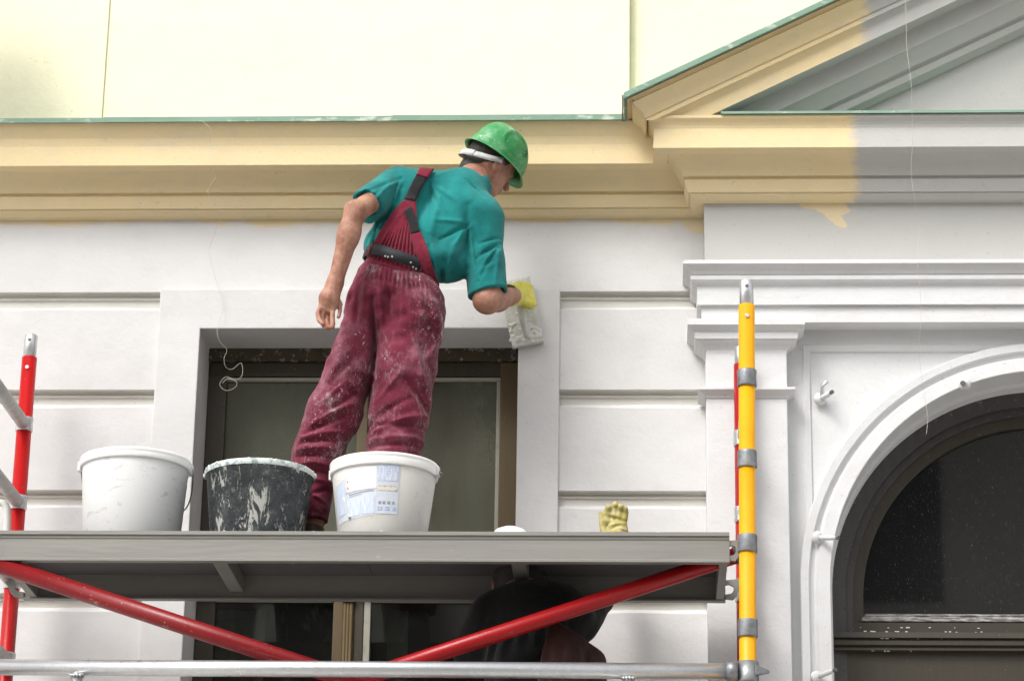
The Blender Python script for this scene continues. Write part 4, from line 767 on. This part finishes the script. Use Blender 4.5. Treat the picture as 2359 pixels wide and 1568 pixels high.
# helmet
H_ = MB(); HF, HR = .107, .089; prof = []
for k in range(22):
    a = k / 21 * math.pi / 2; prof.append((math.cos(a) ** .82 if k < 21 else 0, .114 * math.sin(a) ** .95))
bc_ = at(.003, 0, .030); seg = 96; rows = []
def hr(a, r, h):                                        # oval with crown ridge and pressed side panels
    f = HF * (1.0 + .04 * math.cos(a)) * r; s_ = HR * r; p = np.array((math.cos(a) * f, math.sin(a) * s_, h))
    side = abs(math.sin(a)); up = h / .114
    ridge = .0055 * math.exp(-((p[1]) / .022) ** 2) * (up > .25) * min(1, (up - .25) * 4)
    dd = math.hypot((p[0] - .004) / .050, (h - .055) / .042); pan = -.0065 / (1 + math.exp((dd - 1) * 14)) + .0035 * math.exp(-((dd - 1.14) / .07) ** 2)
    nn = nrm((p[0] / HF ** 2, p[1] / HR ** 2, h / .114 ** 2 + 1e-6)); return p + nn * (ridge + (pan if side > .35 else 0))
for (r, h) in prof: rows.append([bc_ + Fv * v[0] + Rv * v[1] + Uv * v[2] for v in (hr(2 * math.pi * k / seg, max(r, 1e-4), h) for k in range(seg + 1))])
H_.strip(rows, True)
def brim(k, r, h): a = 2 * math.pi * k / seg; pk = max(0, math.cos(a)) ** 3; return bc_ + Fv * math.cos(a) * (HF * 1.04 + r + pk * .013 * (r > 0.002)) + Rv * math.sin(a) * (HR + r) + Uv * (h - pk * .008 * (r > .002))
H_.strip([[brim(k, *q_) for k in range(seg + 1)] for q_ in ((-.001, .001), (.001, -.004), (.008, -.009), (.010, -.011), (.008, -.012), (-.003, -.006), (-.004, .02))], True)
H_.strip([[bc_ + Fv * math.cos(a) * (HF * 1.0 - .006) * r + Rv * math.sin(a) * (HR - .005) * r + Uv * (h * .96) for a in (2 * math.pi * k / seg for k in range(seg + 1))] for r, h in prof], True)
hel = H_.build('helmet', M_helmet, Wk, label='scuffed green plastic safety helmet')
mb = MB()
for i, (f, u) in enumerate(((.050, .076), (.058, .072), (.052, .064), (.060, .060))):
    f *= .9; u *= .9; v = np.array((f, .089 * math.sqrt(max(0, 1 - (f / .110) ** 2 - (u / .116) ** 2)), u)); p = bc_ + Fv * v[0] + Rv * (v[1] + .002) + Uv * v[2]; mb.lathe([(0, 0), (.0028, 0), (.0025, .003)], p, Rv, 8)
mb.build('vent_holes', M_edge, hel)
def bandpt(a, u, e=0): return hc + Fv * (-.022 + math.cos(a) * (.084 + e)) + Rv * math.sin(a) * (.075 + e) + Uv * (.012 + u)
A2 = np.linspace(math.radians(82), math.radians(278), 40)
def sag(a): return -.040 * max(0, -math.cos(a)) ** .7
mb = MB(); mb.strip([[bandpt(a, sag(a) + uu, e) for a in A2] for uu, e in ((.008, .001), (.009, .0035), (-.010, .0045), (-.011, .002), (.008, .001))], True); mb.build('headband', M_strap, Wk)
mb = MB(); A3 = np.linspace(math.radians(148), math.radians(172), 8); mb.strip([[bandpt(a, sag(a) + uu, e) for a in A3] for uu, e in ((.010, .003), (.010, .0065), (-.012, .0075), (-.012, .004))], True); mb.build('headband_slider', M_strap, Wk)
# ---- T-shirt
lo = (XW(815, 600, -.6) - .02, -.66, ZW(1000, 710, -.4)); hi = (XW(1175, 500, -.3) + .03, -.20, ZW(1000, 360, -.3)); fd = Field(lo, hi, .0038)
def torso(fd, g=0.0):
    fd.U(fd.cap(J(895, 560, -.405), J(955, 460, -.40), .070 + g, .078 + g), .03); fd.U(fd.cap(J(955, 580, -.40), J(1050, 490, -.38), .088 + g, .100 + g), .05)
    fd.U(fd.cap(J(1035, 598, -.39), J(1085, 500, -.38), .066 + g, .085 + g), .05); fd.U(fd.cap(J(932, 430, -.40), J(1050, 440, -.38), .052 + g, .062 + g), .05)
    fd.U(fd.ell(J(885, 575, -.40), (.060 + g, .085 + g, .050 + g)), .03)
    fd.U(fd.ell(J(1010, 605, -.40), (.09 + g, .10 + g, .055 + g)), .04)
torso(fd)
fd.U(fd.cap(J(1075, 432, -.36), J(1095, 425, -.345), .066, .058), .04)
eL = J(838, 478, -.53); dL = nrm(eL - shL); sl = fd.cap(shL, eL + dL * .05, .066, .054); sl = smax(sl, fd.plane(J(840, 478, -.53), nrm(dL + np.array((-.15, 0, -.1)))), .004); sl = smax(sl, -smax(fd.cap(shL, elL, .041, .041), -fd.plane(J(848, 472, -.52), dL), .001), .004)
fd.U(sl, .025)
dR = nrm(J(1126, 667, -.38) - J(1118, 560, -.38)); sr = smin(fd.cap(shR, J(1118, 600, -.385), .078, .058), fd.cap(J(1118, 600, -.385), J(1126, 700, -.40), .063, .064), .02)
hemn = nrm(np.array(J(1125, 668, -.38)) * 0 + np.array((.22, 0, -1.0))); sr = smax(sr, fd.plane(J(1125, 665, -.44), hemn), .004); cav = smax(fd.cap(J(1119, 560, -.385), J(1127, 720, -.40), .047, .052), -fd.plane(J(1122, 645, -.385), hemn), .001); sr = smax(sr, -cav, .004)
fd.U(sr, .022)
fd.d = smax(fd.d, -fd.cap(J(1082, 428, -.36) , hc - Uv * .02, .052, .060), .006)
w2 = J
L_ = [(w2(1000, 430, -.45), w2(955, 520, -.48), .014, -.010), (w2(1020, 440, -.45), w2(985, 560, -.48), .012, .008), (w2(980, 560, -.5), w2(1005, 640, -.5), .012, .010), (w2(1000, 540, -.5), w2(1040, 630, -.5), .010, -.008), (w2(1078, 480, -.45), w2(1072, 610, -.45), .012, -.014), (w2(1095, 520, -.45), w2(1110, 560, -.45), .010, .006), (w2(905, 430, -.45), w2(860, 500, -.5), .009, .006), (w2(925, 440, -.45), w2(870, 540, -.5), .011, -.010), (w2(890, 440, -.5), w2(850, 470, -.55), .008, -.005), (w2(900, 500, -.5), w2(845, 575, -.48), .009, .008), (w2(880, 490, -.5), w2(838, 560, -.48), .007, -.008), (w2(1050, 560, -.48), w2(1020, 650, -.48), .010, .008), (w2(1100, 590, -.45), w2(1150, 560, -.45), .009, -.006), (w2(1098, 630, -.45), w2(1150, 600, -.45), .009, .005), (w2(1040, 400, -.4), w2(1000, 420, -.4), .008, .004), (w2(960, 560, -.5), w2(975, 640, -.5), .009, -.008)]
rr_ = random.Random(11); CR = []
def fan(x, y, tgts, w, amp):
    for i, (tx, ty) in enumerate(tgts):
        s0 = rr_.uniform(.02, .2); CR.append((w2(x + (tx - x) * s0, y + (ty - y) * s0, -.5), w2(tx + rr_.uniform(-6, 6), ty + rr_.uniform(-6, 6), -.5), w * rr_.uniform(.8, 1.3), amp * (1 if i % 2 else -1.2) * rr_.uniform(.7, 1.2)))
fan(862, 505, [(930, 470), (925, 500), (905, 540), (885, 560), (868, 580), (848, 585)], .0050, .0050)
fan(1080, 505, [(1100, 620), (1085, 600), (1060, 590), (1040, 560), (1015, 540), (1000, 500)], .0055, .0048)
fan(1000, 655, [(1020, 590), (1000, 570), (985, 540), (1040, 600), (1055, 620), (975, 560)], .0050, .0052)
fan(985, 405, [(1010, 470), (1030, 480), (995, 500), (1050, 460)], .0055, .0038)
fan(925, 400, [(850, 460), (860, 475), (880, 500), (905, 470)], .0050, .0045)
fan(1150, 540, [(1100, 580), (1098, 610), (1105, 640), (1140, 640)], .0050, .0042)
CR += [(w2(1102, 549, -.5), w2(1149, 526, -.5), .0035, -.0045), (w2(1092, 661, -.5), w2(1160, 643, -.5), .003, -.0025), (w2(1068, 398, -.5), w2(1112, 440, -.5), .0035, -.0035)]
SH = fd.folds(L_, -.40, .06) * .9 + fd.folds(CR, -.38, .06) * 1.45; fd.d = fd.d - SH + fd.noise(11, 5, (1, 1, .6)) * .006 + fd.noise(34, 6, (1.2, 1, .5)) * .0035
fd.mesh('t_shirt', M_teal, Wk)
# sleeve hem stitching ridge left out of the base mesh: thin rolled hem
# ---- overalls
lo = (XW(660, 1100, -.4) - .02, -.58, zd + .03); hi = (XW(1035, 700, -.4) + .02, -.24, ZW(900, 575, -.5)); fd = Field(lo, hi, .0042)
def trousers(fd):
    fd.U(fd.ell(J(905, 668, -.405), (.128, .115, .10)), .03); fd.U(fd.ell(J(868, 690, -.44), (.082, .085, .10)), .03); fd.U(fd.ell(J(962, 705, -.44), (.080, .09, .11)), .03)
    fd.U(fd.cap(J(925, 600, -.40), J(908, 650, -.40), .098, .115), .03)
    lg = fd.cap(J(858, 715, -.41), J(803, 860, -.405), .080, .076); lg = smin(lg, fd.cap(J(803, 860, -.405), J(768, 955, -.40), .076, .083), .03); lg = smin(lg, fd.cap(J(768, 955, -.40), J(733, 1045, -.395), .083, .078), .03); lg = smin(lg, fd.cap(J(733, 1045, -.395), J(721, 1150, -.385), .074, .054), .03); lg = smin(lg, fd.cap(J(721, 1150, -.385), J(717, 1225, -.385), .053, .050), .02)
    rg = fd.cap(J(945, 725, -.415), J(928, 860, -.41), .100, .100); rg = smin(rg, fd.cap(J(928, 860, -.41), J(920, 950, -.40), .100, .096), .03); rg = smin(rg, fd.cap(J(920, 950, -.40), J(904, 1040, -.395), .094, .084), .03); rg = smin(rg, fd.cap(J(904, 1040, -.395), J(890, 1215, -.385), .082, .062), .03)
    both = np.minimum(lg, rg); both = smin(lg, rg, .008); fd.U(both, .035)
trousers(fd)
P_ = J
L_ = [(P_(858, 690, -.5), P_(856, 860, -.5), .009, -.022), (P_(848, 860, -.5), P_(835, 930, -.5), .010, -.014),                               # seat seam and gap
 (P_(805, 650, -.5), P_(790, 700, -.5), .008, .006), (P_(830, 640, -.5), P_(815, 760, -.5), .009, -.007), (P_(845, 640, -.5), P_(835, 720, -.5), .007, .006), (P_(875, 640, -.5), P_(880, 760, -.5), .008, .007), (P_(895, 640, -.5), P_(900, 740, -.5), .006, -.006), (P_(925, 650, -.5), P_(930, 750, -.5), .007, .005), (P_(945, 650, -.5), P_(960, 720, -.5), .006, -.006),
 (P_(815, 790, -.5), P_(745, 870, -.5), .009, .007), (P_(820, 815, -.5), P_(760, 880, -.5), .008, -.007), (P_(800, 870, -.5), P_(735, 930, -.5), .008, .008), (P_(815, 900, -.5), P_(740, 955, -.5), .009, -.010), (P_(810, 925, -.5), P_(715, 970, -.5), .008, .011), (P_(800, 950, -.5), P_(700, 990, -.5), .008, -.011), (P_(790, 985, -.5), P_(690, 1000, -.5), .008, .010), (P_(775, 1005, -.5), P_(690, 1012, -.5), .007, -.011), (P_(770, 1025, -.5), P_(680, 1025, -.5), .008, .009), (P_(765, 1045, -.5), P_(680, 1040, -.5), .006, -.009), (P_(765, 1062, -.5), P_(680, 1055, -.5), .006, .007), (P_(760, 1078, -.5), P_(685, 1072, -.5), .006, -.008), (P_(750, 1095, -.5), P_(690, 1088, -.5), .006, .006), (P_(748, 1110, -.5), P_(700, 1130, -.5), .006, -.007), (P_(742, 1140, -.5), P_(705, 1120, -.5), .006, .006),
 (P_(955, 790, -.5), P_(985, 905, -.5), .010, .009), (P_(965, 780, -.5), P_(1000, 880, -.5), .010, -.008), (P_(930, 870, -.5), P_(990, 945, -.5), .009, -.010), (P_(935, 850, -.5), P_(870, 915, -.5), .009, .006), (P_(945, 915, -.5), P_(855, 960, -.5), .010, -.008), (P_(985, 945, -.5), P_(860, 985, -.5), .008, .010), (P_(975, 970, -.5), P_(855, 975, -.5), .008, -.010), (P_(970, 1000, -.5), P_(850, 1005, -.5), .008, .009), (P_(965, 1018, -.5), P_(850, 1022, -.5), .007, -.008), (P_(1000, 700, -.5), P_(1015, 760, -.5), .010, .008), (P_(985, 700, -.5), P_(990, 780, -.5), .008, -.006), (P_(1010, 770, -.5), P_(985, 820, -.5), .009, .007)]
gath = 0
for i in range(15):
    x0_ = 852 + i * 9.6; y0_ = 608 + i * 3.0; L_.append((P_(x0_, y0_, -.5), P_(x0_ - 2 + (i - 6) * 1.5, y0_ + 38 + (i * 7) % 5 * 5, -.5), .0035, .0045)); L_.append((P_(x0_ + 4.8, y0_ + 1, -.5), P_(x0_ + 3 + (i - 6) * 1.5, y0_ + 34, -.5), .003, -.004))
fd.d = fd.d - fd.folds(L_, -.40, .05) * 1.3 + fd.noise(11, 9, (1, 1, .7)) * .012 + fd.noise(26, 10, (1, 1, 1.6)) * .009
fd.d = smax(fd.d, -(fd.plane(J(905, 1199, -.40), (0, 0, 1)) + fd.noise(15, 2) * .01), .003)
fd.d = smax(fd.d, fd.plane(J(918, 598, -.48), nrm((.33, .0, .94))), .004)
tro = fd.mesh('overall_trousers', M_maroon, Wk)
# back bib and straps: slabs lying on the shirt
def onback(name, mat, poly, g0, g1, pleats=None, ymid=-.42, sm=1):
    xs = [p[0] for p in poly]; ys = [p[1] for p in poly]; a = J(min(xs), max(ys), -.5); b = J(max(xs), min(ys), -.5)
    fd = Field((a[0] - .02, -.60, a[2] - .03), (b[0] + .02, -.36, b[2] + .03), .0034); torso(fd); fd.U(fd.cap(J(1075, 432, -.36), J(1095, 425, -.345), .066, .058), .04)
    fd.U(fd.cap(J(925, 600, -.40), J(908, 650, -.40), .098, .115), .03); base = fd.d - fd.folds(L_sh, -.40, .06) * .5
    wp = [J(x, y, -.49) for x, y in poly]; d = np.full(fd.d.shape, 1e9, np.float32); sg = np.ones(fd.d.shape, np.float32); N_ = len(wp)
    for i in range(N_):
        p0, p1 = wp[i], wp[(i + 1) % N_]; ex, ez = p1[0] - p0[0], p1[2] - p0[2]; wx, wz_ = fd.X - p0[0], fd.Z - p0[2]; t = np.clip((wx * ex + wz_ * ez) / (ex * ex + ez * ez), 0, 1)
        d = np.minimum(d, (wx - t * ex) ** 2 + (wz_ - t * ez) ** 2); c1 = fd.Z >= p0[2]; c2 = fd.Z < p1[2]; c3_ = ex * wz_ > ez * wx
        sg = np.where((c1 & c2 & c3_) | (~c1 & ~c2 & ~c3_), -sg, sg)
    pd = np.sqrt(d) * sg; top = base - g1
    if pleats is not None: top = top - fd.folds(pleats, -.40, .05)
    fd.d = smax(smax(top, pd, .004), -(base - g0), .001); fd.d = np.maximum(fd.d, fd.Y + .415); return fd.mesh(name, mat, Wk, sm)
L_sh = [(w2(980, 560, -.5), w2(1005, 640, -.5), .012, .010)]
pls = []
for i in range(11): pls += [(P_(858 + i * 11, 600 + i * 3, -.5), P_(915 + i * 4.2, 478 + abs(i - 5) * 4, -.5), .0035, .006), (P_(863 + i * 11, 602 + i * 3, -.5), P_(917 + i * 4.2, 480 + abs(i - 5) * 4, -.5), .003, -.006)]
bib = onback('bib_back', M_maroon2, [(846, 606), (850, 585), (862, 558), (878, 525), (898, 492), (925, 462), (938, 456), (958, 462), (960, 500), (964, 540), (975, 590), (992, 640), (950, 640)], .002, .011, pls)
onback('shoulder_strap', M_black, [(930, 458), (946, 425), (958, 400), (984, 405), (972, 430), (957, 463)], .004, .015)
onback('shoulder_strap', M_maroon2, [(957, 402), (966, 378), (998, 378), (984, 408)], .006, .019)
onback('side_strap', M_black, [(929, 488), (948, 474), (958, 500), (968, 538), (947, 545), (940, 515)], .010, .019)
onback('side_strap', M_maroon2, [(944, 546), (970, 538), (985, 575), (998, 620), (1028, 670), (1022, 684), (1008, 676), (975, 625), (958, 590)], .006, .021)
# belt
bc0 = J(918, 612, -.402); bn = nrm((.33, -.10, .94)); bu = nrm(np.cross((0, 1, 0), bn)); bw = np.cross(bn, bu)
def ringat(a, r, h): return bc0 + bu * math.cos(a) * (.112 + r) + bw * math.sin(a) * (.137 + r) + bn * h
AA = [2 * math.pi * k / 80 for k in range(81)]
belt = MB().strip([[ringat(a, r, h + .0015 * math.sin(5 * a)) for a in AA] for r, h in ((0, -.017), (.005, -.0175), (.0065, 0), (.005, .0175), (0, .017))], True).build('belt', M_belt, Wk)
fa = [a for a in AA if ringat(a, 0, 0)[1] < -.46]
def eyelet(px, py):
    best = min(((PX(ringat(a, .0065, h))[0] - px) ** 2 + (PX(ringat(a, .0065, h))[1] - py) ** 2, a, h) for a in np.linspace(0, 2 * math.pi, 241) if bw @ (ringat(a, 0, 0) - bc0) * bw[1] < 0 for h in np.linspace(-.015, .015, 7)); a, h = best[1], best[2]
    p = ringat(a, .0062, h); nn = nrm(ringat(a, 1, h) - ringat(a, 0, h)); MB().lathe([(.0012, 0), (.0012, .0015), (.0030, .0015), (.0033, 0)], p, nn, 12).build('eyelet', M_dull, belt)
for e in ((884, 600), (893, 596), (903, 592), (946, 605), (951, 614), (957, 622)): eyelet(*e)
for a in (math.radians(0),): pass
def loop(px):
    a = min((abs(PX(ringat(a, .007, 0))[0] - px), a) for a in AA if bw @ (ringat(a, 0, 0) - bc0) * bw[1] < 0)[1]
    MB().strip([[ringat(a + da, r, h) for da in (-.045, .045)] for r, h in ((.002, -.026), (.009, -.022), (.010, 0), (.009, .022), (.002, .026))], True).build('belt_loop', M_maroon2, Wk)
loop(853); loop(972)
# shoes
for an, dx in ((anL, -.10), (anR, .08)):
    fd = Field((an[0] - .09, an[1] - .10, zd), (an[0] + .12, an[1] + .24, zd + .13), .005); fw = nrm((dx, 1, 0)); c = np.array((an[0], an[1], zd))
    fd.U(fd.cap(c + fw * -.035 + (0, 0, .036), c + fw * .15 + (0, 0, .034), .036, .038)); fd.U(fd.cap(c + (0, 0, .04), c + (0, 0, .10), .042, .040), .02); fd.d = smax(fd.d, -(fd.Z - zd - .002), .003); fd.mesh('shoe', M_shoe, Wk)
# right hand glove around the float's grip
FBY = -.040
bd = nrm((W(1252, 785, FBY) - W(1220, 636, FBY))); bs = nrm(np.cross((0, 1, 0), bd)); bctr = (W(1220, 636, FBY) + W(1180, 800, FBY)) / 2; bctr[1] = FBY
gt = bctr + bd * -.045 + np.array((0, -.055, 0)); gb_ = bctr + bd * .085 + np.array((0, -.030, 0))
hnd = J(1200, 682, -.11)
fd = Field(J(1155, 740, -.1) + (-.02, -.13, 0), J(1240, 630, -.1) + (.02, .11, 0), .003)
gx = gt + bd * .0
fd.U(fd.ell(hnd + (-.004, -.014, 0), (.034, .024, .036)), .015)
for i in range(4):
    o_ = bd * (-.030 + .020 * i); k0 = hnd + (.012, -.022, 0) + o_; k1 = hnd + (.034, -.004, 0) + o_; k2 = hnd + (.026, .022, 0) + o_; k3 = hnd + (.004, .024, 0) + o_
    fd.U(smin(smin(fd.cap(k0, k1, .0125, .012), fd.cap(k1, k2, .0115, .011), .004), fd.cap(k2, k3, .011, .010), .004), .006)
t0 = hnd + bd * -.030 + (-.018, -.006, 0); fd.U(smin(fd.cap(t0, hnd + bd * -.045 + (.0, .012, 0), .013, .012), fd.cap(hnd + bd * -.045 + (.0, .012, 0), hnd + bd * -.035 + (.018, .024, 0), .012, .010), .004), .008)
cu0 = hnd + (-.014, -.014, .0); cu1 = J(1172, 680, -.19); cud = nrm(cu1 - cu0); fd.U(fd.cap(cu0, cu1 + cud * .02, .032, .040), .02)
fd.d = smax(fd.d, fd.plane(cu1 + cud * .004, nrm(cud + np.array((-.25, 0, .0)))), .003); fd.d = smax(fd.d, -fd.cap(cu0 + cud * .03, cu1 + cud * .05, .028, .038), .003)
fd.d = fd.d + fd.noise(50, 4) * .004 - fd.folds([(J(1190, 665, -.1), J(1205, 690, -.1), .004, .004), (J(1186, 690, -.1), J(1200, 705, -.1), .004, -.004), (J(1205, 665, -.1), J(1212, 700, -.1), .004, .003)], -.05, .05)
fd.mesh('work_glove', M_yglove, Wk, label='yellow rubber glove with loose open cuff')
# ================================================================== PLASTER FLOAT
ft = thing('plastering_float', 'whitish plastering float crusted with plaster pressed against the wall by the gloved hand', 'float', bctr)
hw = np.linalg.norm(W(1252, 785, FBY) - W(1180, 800, FBY)) / 2; hl = np.linalg.norm(W(1252, 785, FBY) - W(1220, 636, FBY)) / 2
MB().obox(bctr + (0, .010, 0), (bs, bd, (0, 1, 0)), (hw, hl, .011)).build('board', M_float, ft, .002)
MB().tube([gt + (0, .045, 0) + bd * -.01, gt + bd * -.002 + (0, .012, 0), gt + bd * .008, (gt * .5 + gb_ * .5), gb_ + bd * -.012, gb_ + (0, .02, 0), gb_ + bd * .008 + (0, .034, 0)], .011, 20, rs=[.010, .012, .0135, .0135, .0115, .009, .008]).build('grip', M_grip, ft)
fd = Field(bctr + (-.10, -.035, -.13), bctr + (.10, .01, .13), .0028); random.seed(3)
for i in range(60):
    u, v_ = random.uniform(-.92, .9), random.gauss(.72, .2) if i < 42 else random.uniform(-.9, .9)
    if abs(v_) > .95 : continue
    p = bctr + bs * hw * u + bd * hl * v_ + (0, -.001, 0); s_ = random.uniform(.003, .010) * (1 if v_ > .4 else .6); fd.U(fd.ell(p, (s_ * random.uniform(.8, 2), s_ * .55, s_ * random.uniform(.6, 1.4))), .004)
fd.d = fd.d + fd.noise(120, 5) * .003; fd.mesh('plaster_crust', M_lump, ft, kind='stuff')
# ================================================================== SECOND WORKER (below the deck)
Y2 = -.45
zd2 = D2.location.z
Wk2 = thing('person', 'second worker in black top and rust-brown bib trousers reaching up under the deck', 'person', (XW(1260, 1560, Y2), Y2, zd2))
# all points relative: shoulders just under the deck, feet on the lower deck
sA, sB = J(1130, 1425, Y2), J(1300, 1420, Y2); cc = J(1215, 1450, Y2); hipz = cc[2] - .50
hA = np.array((cc[0] - .085, Y2, hipz - .05)); hB = np.array((cc[0] + .135, Y2, hipz - .05)); aA = np.array((cc[0] - .12, Y2, zd2 + .08)); aB = np.array((cc[0] + .16, Y2, zd2 + .08)); kA = (hA + aA) / 2 + (0, .03, 0); kB = (hB + aB) / 2 + (0, .03, 0)
nk2 = J(1205, 1392, Y2 + .04); hd2 = J(1195, 1340, Y2 + .13); eA = J(1085, 1500, Y2 + .02); wA = J(1150, 1420, -.16); eB = J(1338, 1440, Y2 + .06); wB = J(1408, 1366, -.16)
fd = Field((cc[0] - .34, -.66, zd2 + .02), (cc[0] + .44, -.05, hd2[2] + .16), .0065)
F2 = nrm((.1, .95, -.2)); U2 = np.array((0, .2, 1.)); U2 = nrm(U2 - F2 * (U2 @ F2)); R2 = np.cross(F2, U2)
fd.U(fd.cap(hA, kA, .07, .05)).U(fd.cap(kA, aA, .05, .035)).U(fd.cap(hB, kB, .07, .05)).U(fd.cap(kB, aB, .05, .035)).U(fd.cap((hA + hB) / 2, cc, .10, .11), .05).U(fd.cap(sA, sB, .05, .05), .05).U(fd.cap(nk2, hd2, .055, .055), .03)
fd.U(fd.cap(sA, eA, .045, .038)).U(fd.cap(eA, wA, .038, .025), .02).U(fd.cap(sB, eB, .045, .038)).U(fd.cap(eB, wB, .036, .024), .02)
person_head(fd, hd2, F2, U2, R2)
for wq, dz in ((wA, .0), (wB, .0)):
    ax_ = nrm((.1, .3, 1)); sdv = np.array((1, 0, 0)); pm = wq + ax_ * .05
    hand_open(fd, wq, pm, [[pm + sdv * (-.026 + .017 * i) + ax_ * .02, pm + sdv * (-.03 + .02 * i) + ax_ * (.06 + .006 * (i % 3)), pm + sdv * (-.03 + .02 * i) + ax_ * (.085 + .006 * (i % 3)) + (0, .012, 0)] for i in range(4)], [pm + sdv * .026, pm + sdv * .05 + ax_ * .015, pm + sdv * .058 + ax_ * .045])
fd.mesh('body', M_skin, Wk2)
fd = Field(hd2 - .14, hd2 + .14, .006); h1 = fd.ell(hd2 + U2 * .028 - F2 * .006, (.104, .084, .098), (F2, R2, U2)); fd.d = smax(h1, -fd.plane(hd2, nrm(-F2 * .9 + U2 * .5)) - .02, .01); fd.mesh('hair', M_hair, Wk2)
fd = Field((cc[0] - .36, -.68, hipz - .10), (cc[0] + .42, -.14, cc[2] + .26), .006)
fd.U(fd.cap((hA + hB) / 2 + (0, 0, .05), cc + (0.01, 0, .02), .135, .140), .06).U(fd.cap(sA, sB, .065, .070), .06).U(fd.cap(sA, eA + (.01, 0, .02), .072, .062), .04).U(fd.cap(eA, eA + (wA - eA) * .8, .060, .042), .03).U(fd.cap(sB, eB, .066, .050), .04).U(fd.cap(eB, eB + (wB - eB) * .7, .048, .036), .03).U(fd.cap(nk2, nk2 + (0, 0, .01), .065, .06), .03)
jl = []
for i in range(12): jl.append((J(1120 + i * 16, 1400 + (i * 37) % 40, -.6), J(1090 + i * 20, 1470 + (i * 53) % 60, -.6), .007, .009 * (1 if i % 2 else -1)))
fd.d = fd.d - fd.folds(jl, -.45, .08) + fd.noise(9, 3, (1, 1, .6)) * .02 + fd.noise(22, 4, (1, 1, .6)) * .010; fd.mesh('jacket', M_dark, Wk2)
fd = Field((cc[0] - .26, -.68, zd2 + .05), (cc[0] + .34, -.22, cc[2] + .20), .0065)
fd.U(fd.cap((hA + hB) / 2 + (.03, -.01, 0), (hA + hB) / 2 + (0.05, -.01, .50), .185, .165), .05).U(fd.cap(hA, kA, .10, .085), .04).U(fd.cap(kA, aA, .085, .065)).U(fd.cap(hB, kB, .10, .085), .04).U(fd.cap(kB, aB, .085, .065))
tp = J(1262, 1440, -.62); fd.d = smax(fd.d, fd.plane(tp, nrm((-.9, 0, .18))), .01); fd.d = smax(fd.d, fd.plane(J(1300, 1440, -.62), nrm((.45, 0, .85))), .01); gs = 0
for i in range(9): gs = gs + fd.folds([(J(1235 + 14 * i, 1492, -.6), J(1225 + 17 * i, 1600, -.6), .006, .007 * (1 if i % 2 else -1))], -.45, .05)
fd.d = fd.d - gs + fd.noise(10, 3, (1, 1, .5)) * .02; fd.mesh('bib_trousers', M_rust, Wk2)
onx = []
for an in (aA, aB):
    fd = Field((an[0] - .07, an[1] - .10, zd2), (an[0] + .07, an[1] + .24, zd2 + .13), .006); c = np.array((an[0], an[1], zd2)); fd.U(fd.cap(c + (0, -.035, .038), c + (0, .15, .036), .038, .040)); fd.U(fd.cap(c + (0, 0, .04), c + (0, 0, .10), .044, .042), .02); fd.d = smax(fd.d, -(fd.Z - zd2 - .002), .003); fd.mesh('shoe', M_shoe, Wk2)
S.render.resolution_x = 1024; S.render.resolution_y = 680
